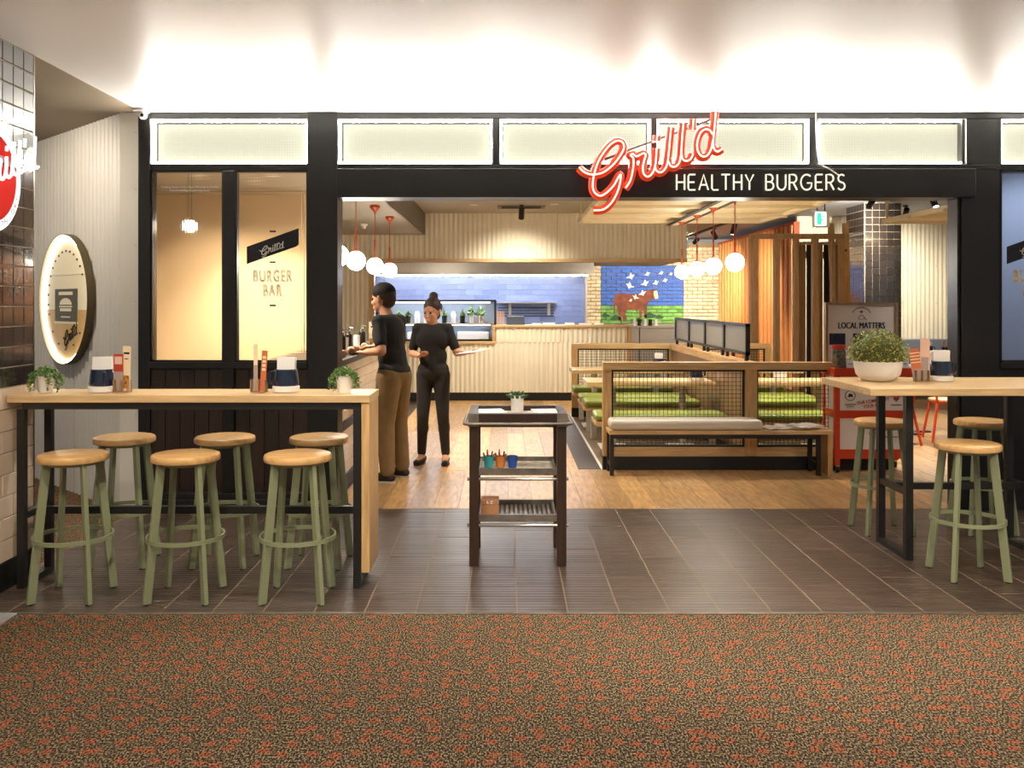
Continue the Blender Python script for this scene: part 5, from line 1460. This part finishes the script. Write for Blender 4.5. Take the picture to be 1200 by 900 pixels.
for i, (x, y, a) in enumerate(((-1.36, 7.75, 20), (-1.34, 8.15, 12), (-1.345, 8.47, 4), (-1.34, 8.9, 8))):
    t = thing('napkin_roll', 'brown paper cutlery roll lying on the tiled counter edge, %s' % ('first from the black column','second from the black column','third from the black column','fourth from the black column')[i], 'roll', (x, y, CZ), rz=math.radians(a), group='cutlery rolls')
    MB().sweep([(0,-0.12,0.032),(0,-0.10,0.033),(0,0.10,0.033),(0,0.12,0.032)], [0.024,0.032,0.032,0.020], 12).build('wrap', M['cardboard'], t, smooth=40, local=True)
    MB().sweep([(0,-0.02,0.033),(0,0.02,0.033)], 0.0335, 12).build('band', M['paper'], t, local=True)
t = trailing_plant(-1.38, 7.36, CZ, 'trailing green plant on the tiled counter tight behind the black column', 0.07, sd_=9)

# ---------------------------------------------------------------- timber screen and magazine ladder
ts_ = thing('timber_screen', 'open brown timber screen of upright posts behind the booths', 'screen', (4.05, 12.95, 0))
SY = 12.9
pp = 1090/SY
def sxp(px): return (px-591)/pp
for a, b_ in ((880,889),(908,914),(931,936),(953,960),(975,978),(982,990)):
    MB().box(sxp(a), sxp(b_), SY, SY+0.10, 0, 2.44).build('post', M['mid_wood'], ts_, bevel=0.003)
MB().box(sxp(880), sxp(990), SY-0.005, SY+0.105, 2.44, 2.51).build('top_beam', M['mid_wood'], ts_, bevel=0.003)
MB().box(sxp(936), sxp(982), SY+0.02, SY+0.07, 2.36, 2.40).build('rail', M['mid_wood'], ts_)
bd_ = thing('folding_panel', 'dark timber boarded panel leaning behind the open screen', 'panel', (4.55, 13.6, 0))
for k in range(5):
    x = sxp(940)+0.16+k*0.125
    MB().box(x, x+0.10, 13.55, 13.60, 0.02, 2.42).build('board', M['walnut'] if k % 2 else M['mid_wood'], bd_)
MB().box(sxp(940)+0.14, sxp(940)+0.8, 13.605, 13.63, 2.2, 2.3).build('ledger', M['mid_wood'], bd_)
MB().box(sxp(940)+0.14, sxp(940)+0.8, 13.605, 13.63, 0.3, 0.4).build('ledger', M['mid_wood'], bd_)
ml_ = thing('magazine_ladder', 'leaning oak ladder rack holding magazines beside the tiled pillar', 'rack', (4.95, 13.0, 0))
for (xb, xt) in ((4.68, 4.72), (4.86, 4.93)):
    b = MB(); b.bar((xb, 13.05, 0.0), (xt, 13.45, 2.70), 0.085, 0.04, up=(0,1,0)); b.build('stile', M['oak_v'], ml_)
for z in (0.55, 1.05, 1.52, 1.95):
    MB().box(4.70, 4.90, 13.07+z*0.148-0.05, 13.07+z*0.148+0.05, z, z+0.02).build('rung', M['oak'], ml_)
MB().cyl((4.88, 13.28, 2.30), (4.88, 13.30, 2.30), 0.015, n=10).build('bolt', M['black_m'], ml_)
for i, z in enumerate((1.54, 1.97)):
    o = MB().box(-0.09, 0.09, -0.01, 0.01, 0, 0.25).build('magazine', mat('magazine_cover%d' % i, lin(206,196,180), 0.5, col2=lin(70,60,50), scale=18)); o.location = (4.79, 13.07+z*0.148-0.02, z+0.002); o.rotation_euler = (math.radians(-12), math.radians(14 if i else -6), 0)
    tag(o, ('magazine slumped on the lower visible rung of the ladder rack', 'magazine slumped on the upper rung of the ladder rack')[i], 'magazine', 'magazines on ladder rack')

# ---------------------------------------------------------------- dining furniture further in
def chair(x, y, rz, label, legs, seat, group):
    t = thing('dining_chair', label, 'chair', (x, y, 0), rz=rz, group=group)
    MB().lathe([(0.19,0.445),(0.20,0.455),(0.20,0.470),(0.19,0.475)], 24).build('seat', seat, t, smooth=40, local=True)
    for sx_, sy_ in ((-1,-1),(1,-1),(1,1),(-1,1)):
        b = MB(); b.cyl((sx_*0.14, sy_*0.14, 0.448), (sx_*0.21, sy_*0.21, 0.0), 0.015, n=8); b.build('leg', legs, t, smooth=40, local=True)
    b = MB(); b.sweep([(-0.15,0.15,0.45),(-0.17,0.19,0.78)], 0.013, 8); b.build('back_upright', legs, t, local=True)
    b = MB(); b.sweep([(0.15,0.15,0.45),(0.17,0.19,0.78)], 0.013, 8); b.build('back_upright', legs, t, local=True)
    b = MB(); b.sweep([(-0.18,0.18,0.74),(-0.09,0.215,0.75),(0.09,0.215,0.75),(0.18,0.18,0.74)], 0.035, 8); b.build('backrest', seat, t, smooth=True, local=True)
    b = MB(); b.sweep([(-0.15,-0.15,0.43),(0.15,-0.15,0.43),(0.15,0.15,0.43),(-0.15,0.15,0.43)], 0.012, 6, closed=True); b.build('seat_frame', legs, t, local=True)
chair(5.0, 10.5, math.radians(170), 'red legged chair under the wide table view, fully showing its legs', M['red'], M['oak'], 'red legged chairs')
chair(4.25, 10.2, math.radians(200), 'red legged chair partly hidden behind the red cart', M['red'], M['oak'], 'red legged chairs')
def dining_table(x, y, w_, d, label, z=0.74):
    t = thing('dining_table', label, 'table', (x, y, 0), group='dining tables')
    MB().box(x-w_/2, x+w_/2, y-d/2, y+d/2, z-0.035, z).build('table_top', M['oak'], t, bevel=0.003)
    MB().box(x-0.03, x+0.03, y-0.03, y+0.03, 0.02, z-0.035).build('pedestal', M['steel_black'], t)
    MB().box(x-0.25, x+0.25, y-0.04, y+0.04, 0.0, 0.02).build('base', M['steel_black'], t)
    MB().box(x-0.04, x+0.04, y-0.25, y+0.25, 0.0, 0.021).build('base', M['steel_black'], t)
dining_table(4.85, 11.15, 0.7, 0.6, 'oak dining table behind the red legged chairs')
dining_table(4.45, 16.9, 0.6, 0.7, 'oak dining table near the battens, towards the entrance')
dining_table(4.53, 18.4, 0.6, 0.7, 'oak dining table near the battens, towards the mural')
for i, (x, y, l) in enumerate(((4.0, 16.3, 'pale timber chair at the table nearer the entrance end of the battens'), (3.95, 17.8, 'pale timber chair at the table nearer the mural'))):
    chair(x, y, math.radians(100), l, M['oak_v'], M['oak'], 'pale timber chairs')
napkin_mug(4.5, 16.85, 0.7405, 'navy napkin mug on the dining table nearer the entrance end of the battens')
napkin_mug(4.5, 18.4, 0.7405, 'navy napkin mug on the dining table nearer the mural')
menu_holder(4.32, 16.9, 0.7405, 'white menu card holder on the dining table near the battens', [(0, 0.05, 0.24, 0, M['paper'], [])])
# banquette along the dining wall
bq = thing('banquette', 'blue grey upholstered banquette along the corrugated dining wall', 'sofa', (7.0, 15.7, 0))
MB().box(5.9, 8.9, 15.6, 16.1, 0.0, 0.42).build('base', M['mid_wood'], bq)
cushion(5.9, 8.9, 15.55, 16.0, 0.42, 0.50, 'grey_vinyl', bq)
o = MB().box(5.9, 8.9, 16.1, 16.30, 0.42, 0.92).build('backrest', mat('blue_grey_vinyl', lin(110,118,134), 0.45), bq, bevel=0.02)
dining_table(7.1, 14.9, 1.6, 0.7, 'long oak dining table in front of the banquette')
napkin_mug(6.75, 14.8, 0.7405, 'navy napkin mug on the long table before the banquette')
t = thing('cutlery_caddy', 'caddy of wooden cutlery on the long table before the banquette', 'caddy', (7.0, 14.75, 0.7405))
MB().lathe([(0.06,0),(0.065,0.11),(0.06,0.11),(0.055,0.01)], 18, (7.0, 14.75, 0.7405)).build('cup', M['navy'], t, smooth=40)
for k in range(8):
    a = 2*PI*k/8; MB().cyl((7.0+0.03*math.cos(a), 14.75+0.03*math.sin(a), 0.76), (7.0+0.06*math.cos(a), 14.75+0.05*math.sin(a), 0.95), 0.007, n=6).build('cutlery', M['oak_v'], t)
# bottles and cups on the booth tables
for i, (x, y, k) in enumerate(((2.05, 9.95, 0), (1.95, 11.75, 1), (2.6, 9.95, 2), (2.75, 11.8, 3))):
    napkin_mug(x, y, 0.7205, 'navy napkin mug on the booth table, %s' % ('walkway side nearer the entrance', 'walkway side nearer the kitchen', 'dining side nearer the entrance', 'dining side nearer the kitchen')[k])
for i, (x, y) in enumerate(((2.9, 9.9), (3.0, 10.0), (2.0, 11.6))):
    o = MB().lathe([(0.03,0),(0.036,0.1),(0.034,0.1),(0.027,0.006)], 16, (x, y, 0.7205)).build('drinking_glass', M['white'], smooth=40); tag(o, 'small drinking cup on a booth table, %s' % ('dining side by the divider','dining side further from the divider','walkway side')[i], 'cup', 'cups on booth tables')

# ---------------------------------------------------------------- people
def blob(name, parts, m, parent, voxel=0.011, smooth_it=6):
    b = MB()
    for p in parts:
        if len(p) == 4:
            a, c, r1, r2 = p
            b.cyl(a, c, r1, r2, n=14); b.sphere(a, r1, 14, 8); b.sphere(c, r2, 14, 8)
        else:
            c, r, sc = p
            b.sphere(c, r, 18, 12, sc)
    me = b.mesh(name)
    o = bpy.data.objects.new(name, me); C.objects.link(o)
    md = o.modifiers.new('r', 'REMESH'); md.mode = 'VOXEL'; md.voxel_size = voxel; md.use_smooth_shade = True
    ms = o.modifiers.new('s', 'SMOOTH'); ms.factor = 0.5; ms.iterations = smooth_it
    dg = bpy.context.evaluated_depsgraph_get()
    out = bpy.data.meshes.new_from_object(o.evaluated_get(dg)); out.name = name
    C.objects.unlink(o); bpy.data.objects.remove(o)
    out.materials.clear()
    shade(out, 80)
    return link(name, out, m, parent)
def grow(parts, e): return [(p[0], p[1], p[2]+e, p[3]+e) if len(p) == 4 else (p[0], p[1]+e, p[2]) for p in parts]

def hand(wrist, d, palm_n, s=1.0):
    """palm plus five bent fingers; d = pointing direction, palm_n = palm normal"""
    w_ = Vector(wrist); d = Vector(d).normalized(); n = Vector(palm_n); n = (n-d*n.dot(d)).normalized(); sd_ = d.cross(n)
    P = []
    for k in (-1, 0, 1): P.append((tuple(w_+sd_*0.012*k), tuple(w_+d*0.085*s+sd_*0.022*k), 0.014, 0.013))
    for k, L_ in zip((-1.5, -0.5, 0.5, 1.5), (0.062, 0.075, 0.078, 0.066)):
        b0 = w_+d*0.085*s+sd_*0.0195*k; b1 = b0+d*L_*0.5+n*0.008; b2 = b1+d*L_*0.42+n*0.022
        P += [(tuple(b0), tuple(b1), 0.0095, 0.0088), (tuple(b1), tuple(b2), 0.0088, 0.0075)]
    t0 = w_+d*0.03+sd_*-0.03; t1 = t0+d*0.035-sd_*0.025+n*0.008; t2 = t1+d*0.03+n*0.01
    P += [(tuple(w_+d*0.015), tuple(t0), 0.012, 0.012), (tuple(t0), tuple(t1), 0.012, 0.010), (tuple(t1), tuple(t2), 0.010, 0.008)]
    return P
def head(c, look=(0,-1,0), s=1.0):
    c = Vector(c); f = Vector(look).normalized(); sd_ = f.cross(Vector((0,0,1))).normalized()
    up = Vector((0,0,1))
    def q(a, b_, c_): return tuple(c+f*a*s+sd_*b_*s+up*c_*s)
    P = [(q(-0.012,0,0.025), 0.100*s, (0.86,0.92,1.06)), (q(0.02,0,-0.045), 0.072*s, (0.86,0.92,1.0)), (q(0.045,0,-0.085), 0.034*s, (1,1,0.8))]
    P += [(q(0.088,0,0.01), q(0.107,0,-0.028), 0.009*s, 0.014*s)]                 # nose
    P += [(q(0.086,-0.014,-0.066), q(0.086,0.014,-0.066), 0.009*s, 0.009*s), (q(0.084,-0.013,-0.078), q(0.084,0.013,-0.078), 0.008*s, 0.008*s)]   # lips
    for e in (-1, 1):
        P += [(q(0.074,e*0.034,0.024), q(0.078,e*0.020,0.028), 0.012*s, 0.010*s)]      # brow
        P += [(q(-0.008,e*0.092,0.015), q(-0.012,e*0.090,-0.03), 0.013*s, 0.009*s)]     # ear
        P += [(q(0.050,e*0.036,-0.025), 0.030*s, (1,1,1))]
    return P, q
def person(label, x, y, rz, J, cl, hair_fn):
    t = thing('person', label, 'person', (x, y, 0), rz=rz)
    limbs = []
    for s in (-1, 1):
        sh, el, wr = J['sh'][s], J['el'][s], J['wr'][s]
        limbs += [(sh, el, 0.050*J['k'], 0.040*J['k']), (el, wr, 0.040*J['k'], 0.027*J['k'])]
    legs = []
    for s in (-1, 1):
        hp, kn, an = J['hp'][s], J['kn'][s], J['an'][s]
        legs += [(hp, kn, 0.085*J['k'], 0.056*J['k']), (kn, an, 0.056*J['k'], 0.038*J['k'])]
        mid = tuple(Vector(kn)*0.68+Vector(an)*0.32+Vector((0,0.016,0)))
        legs += [(mid, 0.056*J['k'], (1,1,1.6))]
    feet = []
    for s in (-1, 1):
        an = Vector(J['an'][s]); d = Vector(J['toe'][s])
        feet += [(tuple(an+Vector((0,0,-0.03))), tuple(an+d*0.15+Vector((0,0,-0.052))), 0.036, 0.026), (tuple(an-d*0.03+Vector((0,0,-0.04))), tuple(an+d*0.05+Vector((0,0,-0.05))), 0.034, 0.032)]
    pv, wa, ch, nk, hd_ = J['pelvis'], J['waist'], J['chest'], J['neck'], J['head']
    sh1, sh2 = J['sh'][-1], J['sh'][1]
    tor = [(pv, 0.135*J['k'], (1.18,0.86,0.85)), (wa, 0.120*J['k'], (1.10,0.82,1.1)), (ch, 0.145*J['k'], (1.12,0.78,1.05)),
           (pv, wa, 0.105*J['k'], 0.100*J['k']), (wa, ch, 0.100*J['k'], 0.11*J['k']), (sh1, sh2, 0.056*J['k'], 0.056*J['k']), (ch, nk, 0.085*J['k'], 0.052)]
    hs, q = head(hd_, J['look'], J.get('hs', 1.0))
    nkp = [(nk, tuple(Vector(hd_)+Vector((0,0,-0.05))), 0.054, 0.052)]
    hands = []
    for s in (-1, 1): hands += hand(J['wr'][s], J['hd'][s], J['pn'][s])
    body = blob('body', limbs+legs+feet+tor+hs+nkp+hands, M['skin_a'], t, voxel=0.007, smooth_it=3)
    for e in (-1, 1):
        b = MB(); b.sphere(q(0.083, e*0.032, 0.006), 0.010, 10, 8); b.build('eye', M['ink'], body, smooth=True, local=True)
    # clothes
    slv = []
    for s in (-1, 1):
        sh, el, wr = [Vector(J[k_][s]) for k_ in ('sh', 'el', 'wr')]
        slv.append((tuple(sh), tuple(sh*0.25+el*0.75), 0.055*J['k'], 0.052*J['k']))
    tr_l = [(pv, 0.138*J['k']+0.008, (1.18,0.88,0.9))]
    for s in (-1, 1):
        hp, kn, an = [Vector(J[k_][s]) for k_ in ('hp', 'kn', 'an')]
        e = cl['leg_ease']
        tr_l += [(tuple(hp), tuple(kn), 0.085*J['k']+0.010+e, 0.057*J['k']+0.008+e), (tuple(kn), tuple(an+Vector((0,0,0.02))), 0.057*J['k']+0.008+e, 0.040+0.004+e*1.2)]
        if e < 0.008: tr_l += [(tuple(kn*0.68+an*0.32+Vector((0,0.016,0))), 0.056*J['k']+0.008, (1,1,1.6))]
    blob('trousers', tr_l, cl['leg'], t, 0.011, 4)
    blob('shirt', grow(tor[1:5], 0.016)+grow(tor[5:6], 0.006)+slv+[(pv, wa, 0.128*J['k'], 0.12*J['k']), (tuple(Vector(pv)+Vector((0,0,0.02))), 0.145*J['k'], (1.18,0.88,0.7))], cl['top'], t, 0.011, 4)
    for s in (-1, 1):
        an = Vector(J['an'][s]); d = Vector(J['toe'][s]); side = Vector((d.y, -d.x, 0))
        sp_ = [(tuple(an+d*0.05+Vector((0,0,-0.052))), tuple(an+d*0.165+Vector((0,0,-0.058))), 0.036, 0.029), (tuple(an-d*0.035+Vector((0,0,-0.045))), tuple(an+d*0.05+Vector((0,0,-0.05))), 0.039, 0.037)]
        if cl['boot']: sp_ += [(tuple(an+Vector((0,0,0.01))), tuple(an+Vector((0,0,-0.04))), 0.048, 0.042), (tuple(an+Vector((0,0,-0.02))), tuple(an+d*0.09+Vector((0,0,-0.045))), 0.042, 0.036)]
        sh_ = blob('shoe', sp_, M['shoe'], t, 0.008, 3)
        b = MB(); n = 20
        cc_ = an+d*0.06
        ring = []
        for i in range(n):
            a = 2*PI*i/n; u = math.cos(a)*0.135; v_ = math.sin(a)*(0.042 if math.cos(a) > -0.2 else 0.038)
            ring.append((cc_.x+d.x*u+side.x*v_, cc_.y+d.y*u+side.y*v_))
        b.prism(ring, 0.0, 0.016, 'z'); b.build('sole', M['sole'] if cl['boot'] else M['shoe'], sh_, local=True)
    hair_fn(t, q, J.get('hs', 1.0))
    return t

def short_hair(t, q, s):
    blob('hair', [(q(-0.022,0,0.045), 0.104*s, (0.93,0.98,0.95)), (q(-0.05,0,-0.01), 0.080*s, (0.9,1,1))], M['hair'], t, 0.009, 3)
    blob('cap', [(q(-0.014,0,0.062), 0.108*s, (0.95,1.0,0.80)), (q(0.06,-0.03,0.072), q(0.06,0.03,0.072), 0.030*s, 0.030*s)], M['cloth_black'], t, 0.009, 3)
def bun_hair(t, q, s):
    blob('hair', [(q(-0.024,0,0.042), 0.104*s, (0.93,0.97,0.98)), (q(-0.055,0,-0.02), 0.076*s, (0.9,1,1.1)), (q(-0.04,0,0.15), 0.048*s, (1,1,0.95)), (q(-0.035,0,0.10), q(-0.04,0,0.13), 0.036*s, 0.034*s)], M['hair'], t, 0.009, 3)

# local frame: the figure faces -y.  person's left side is +x here
man = dict(k=1.05, hs=1.0, look=(0.05,-1,-0.10),
    pelvis=(0,0.02,0.93), waist=(0,0.0,1.08), chest=(0,-0.035,1.28), neck=(0,-0.055,1.44), head=(0.0,-0.10,1.585),
    sh={-1:(-0.175,-0.03,1.385), 1:(0.175,-0.03,1.385)}, el={-1:(-0.26,-0.08,1.14), 1:(0.27,0.06,1.14)}, wr={-1:(-0.19,-0.30,1.16), 1:(0.17,-0.16,1.12)},
    hd={-1:(0.1,-1,-0.1), 1:(-0.2,-1,0.0)}, pn={-1:(0,0,-1), 1:(0,0,-1)},
    hp={-1:(-0.085,0.02,0.90), 1:(0.085,0.02,0.90)}, kn={-1:(-0.11,-0.01,0.50), 1:(0.12,0.0,0.50)}, an={-1:(-0.12,0.03,0.09), 1:(0.16,0.05,0.09)},
    toe={-1:(-0.10,-0.99,0), 1:(0.20,-0.98,0)})
person('person in black shirt, cap and khaki trousers leaning towards the tiled counter', -0.985, 8.18, math.radians(-115), man, dict(leg=M['cloth_khaki'], top=M['cloth_black'], leg_ease=0.018, boot=True), short_hair)
woman = dict(k=0.92, hs=0.95, look=(-0.35,-1,-0.25),
    pelvis=(0,0.02,0.89), waist=(0.0,0.01,1.03), chest=(0,0.0,1.21), neck=(0,-0.01,1.345), head=(-0.005,-0.03,1.465),
    sh={-1:(-0.148,0.0,1.30), 1:(0.148,0.0,1.30)}, el={-1:(-0.215,0.05,1.06), 1:(0.235,0.0,1.07)}, wr={-1:(-0.10,-0.17,1.05), 1:(0.34,-0.19,1.08)},
    hd={-1:(0.5,-0.8,0.1), 1:(0.8,-0.6,0.05)}, pn={-1:(0,0,1), 1:(0,0,1)},
    hp={-1:(-0.08,0.02,0.86), 1:(0.08,0.02,0.86)}, kn={-1:(-0.095,-0.01,0.47), 1:(0.10,-0.01,0.47)}, an={-1:(-0.115,0.03,0.085), 1:(0.12,0.03,0.085)},
    toe={-1:(-0.15,-0.98,0), 1:(0.12,-0.99,0)})
person('person in black top and leggings with a hair bun holding a paper in the walkway', -0.69, 8.98, math.radians(-6), woman, dict(leg=M['legging'], top=M['cloth_black'], leg_ease=0.0, boot=False), bun_hair)
hp_ = MB().box(-0.10, 0.10, -0.14, 0.14, 0, 0.006).build('held_menu', M['paper']); hp_.location = (-0.29, 8.62, 1.098); hp_.rotation_euler = (math.radians(6), math.radians(-6), math.radians(-40))
tag(hp_, 'white folded paper held out by the person with the hair bun', 'paper')
